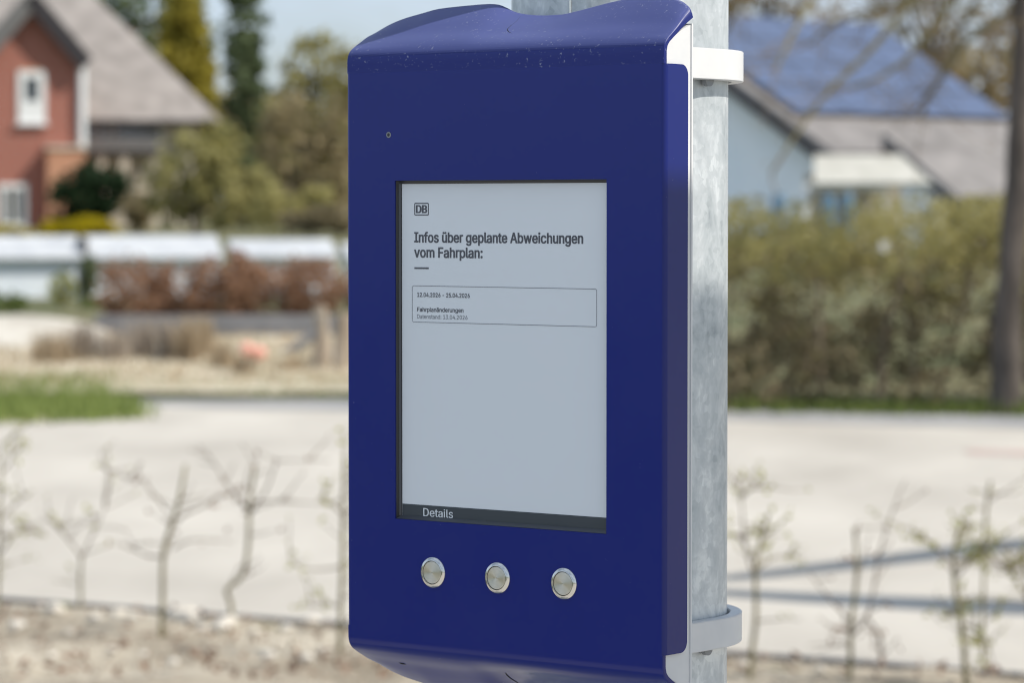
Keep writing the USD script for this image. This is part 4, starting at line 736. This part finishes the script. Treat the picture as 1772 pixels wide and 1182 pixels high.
limbs = [[(1774, -60), (1680, -60), (1590, -10), (1500, 90), (1420, 170), (1330, 300)], [(1772, -100), (1700, -70), (1640, 10), (1560, 110), (1470, 150)], [(1770, 20), (1700, 50), (1640, 130), (1610, 200)],
         [(1774, -150), (1600, -160), (1440, -70), (1380, 20), (1320, 130)], [(1772, 60), (1800, 20), (1860, -40)], [(1590, -10), (1540, 10), (1480, 20), (1430, 60)], [(1774, -200), (1560, -250), (1350, -120), (1290, 10), (1262, 70)], [(1772, 0), (1720, -30), (1690, 30), (1660, 110)]]
allq = []
for lb in limbs:
    q = np.array([at(x, y, DT) for x, y in lb]); q[:, 1] += np.linspace(0, rng.uniform(-1.5, 2.0), len(q)); tf = np.linspace(0, 1, 16); q = np.column_stack([PchipInterpolator(np.linspace(0, 1, len(q)), q[:, k])(tf) for k in range(3)])
    obj('limb', tube(q - o_, np.linspace(.038, .012, 16), 7), M['bark_grey'], tr_, smooth=True); allq.append(q)
allq = np.vstack(allq); tws, buds = [], []
for k in range(230):
    a = allq[rng.integers(len(allq))]; e = a + np.array([rng.normal(-.1, .28), rng.normal(0, .3), rng.normal(-.05, .28)]); q = bend(a, e, rng, .1, 5); tws.append(tube(q - o_, np.linspace(.006, .002, 5), 4, False)); buds.append(q[1:])
obj('twigs', cat(*tws), M['twig'], tr_, kind='stuff'); bp_ = np.vstack(buds); c = bp_[rng.integers(len(bp_), size=1500)] + rng.normal(0, .05, (1500, 3)); obj('buds', leaves(c - o_, .03, rng), M['lf_ochre'], tr_, kind='stuff')

# trees behind the solar house
tree('bare_tree', 'ochre budding tree behind the ridge of the solar roof near the pole', 1330, -160, 92, [(1300, -20, 90, 70), (1400, -10, 80, 60), (1240, -60, 80, 80)], 'lf_ochre', 5000, .30, 161, .22, limbs=16, clumps=80, cr=.24)
tree('bare_tree', 'brown twiggy tree above the right end of the solar roof', 1620, -140, 90, [(1560, 20, 80, 70), (1650, 60, 80, 80), (1600, -60, 110, 70)], 'lf_brownolive', 4600, .28, 162, .22, limbs=18, clumps=80, cr=.24)
tree('bare_tree', 'ochre bush like tree left of the dark trunk', 1700, 60, 84, [(1690, 180, 70, 90), (1640, 140, 50, 50), (1740, 100, 60, 80)], 'lf_ochre', 4600, .26, 163, .16, limbs=14, clumps=70, cr=.26)
tree('bare_tree', 'ochre tree rising right of the dark trunk', 1850, -100, 88, [(1850, 60, 90, 140), (1800, 0, 70, 90)], 'lf_ochre', 4000, .3, 164, .2, limbs=12)
# the wood that closes the view
rng = np.random.default_rng(171); n = 20000
xw = rng.uniform(-130, 130, n); dw = rng.uniform(175, 215, n); topw = 7.5 + 4.5 * meshkit.fbm(np.column_stack([xw * .09, dw * .05, 0 * xw]), 3) - np.where((xw > -17) & (xw < -6), 3.0, 0); zw = .5 + topw * rng.uniform(0, 1, n) ** .7
tag(obj('distant_wood', leaves(np.column_stack([xw, dw, zw]), 1.3, rng), M['lf_brownolive']), 'distant wood of budding trees behind the houses', 'wood', kind='stuff')

# tree beyond the right edge: its limbs throw the two shadow bands on the car park
st = thing('car_park_tree', 'young bare tree growing beside the car park', 'tree', (0, 0, 0))
def src(px, py, z): g_ = on_ground(px, py); return g_ + S * (z / S[2])
t_base = on_ground(1772, 1052)[:2] + np.array([math.cos(SUN_AZ), math.sin(SUN_AZ)]) * 2.2
b2 = np.array([*t_base, 0]); m2 = np.array([src(1772, 1052, 2.15), src(1600, 1045, 2.7), src(1420, 1036, 3.3), src(1250, 1026, 4.0), src(1100, 1018, 4.7)])
q = np.vstack([b2, b2 + (m2[0] - b2) * .5, m2]); obj('trunk', tube(q, [.30, .28, .26, .22, .17, .12, .07], 10), M['bark'], st, smooth=True)
m1 = np.array([b2 + (m2[0] - b2) * .5, src(2050, 985, 2.4), src(1930, 925, 3.2), src(1772, 940, 3.7), src(1600, 962, 4.2), src(1420, 984, 4.6), src(1250, 1003, 5.2)]); obj('limb', tube(m1, [.16, .15, .14, .13, .12, .10, .07], 8), M['bark'], st, smooth=True)
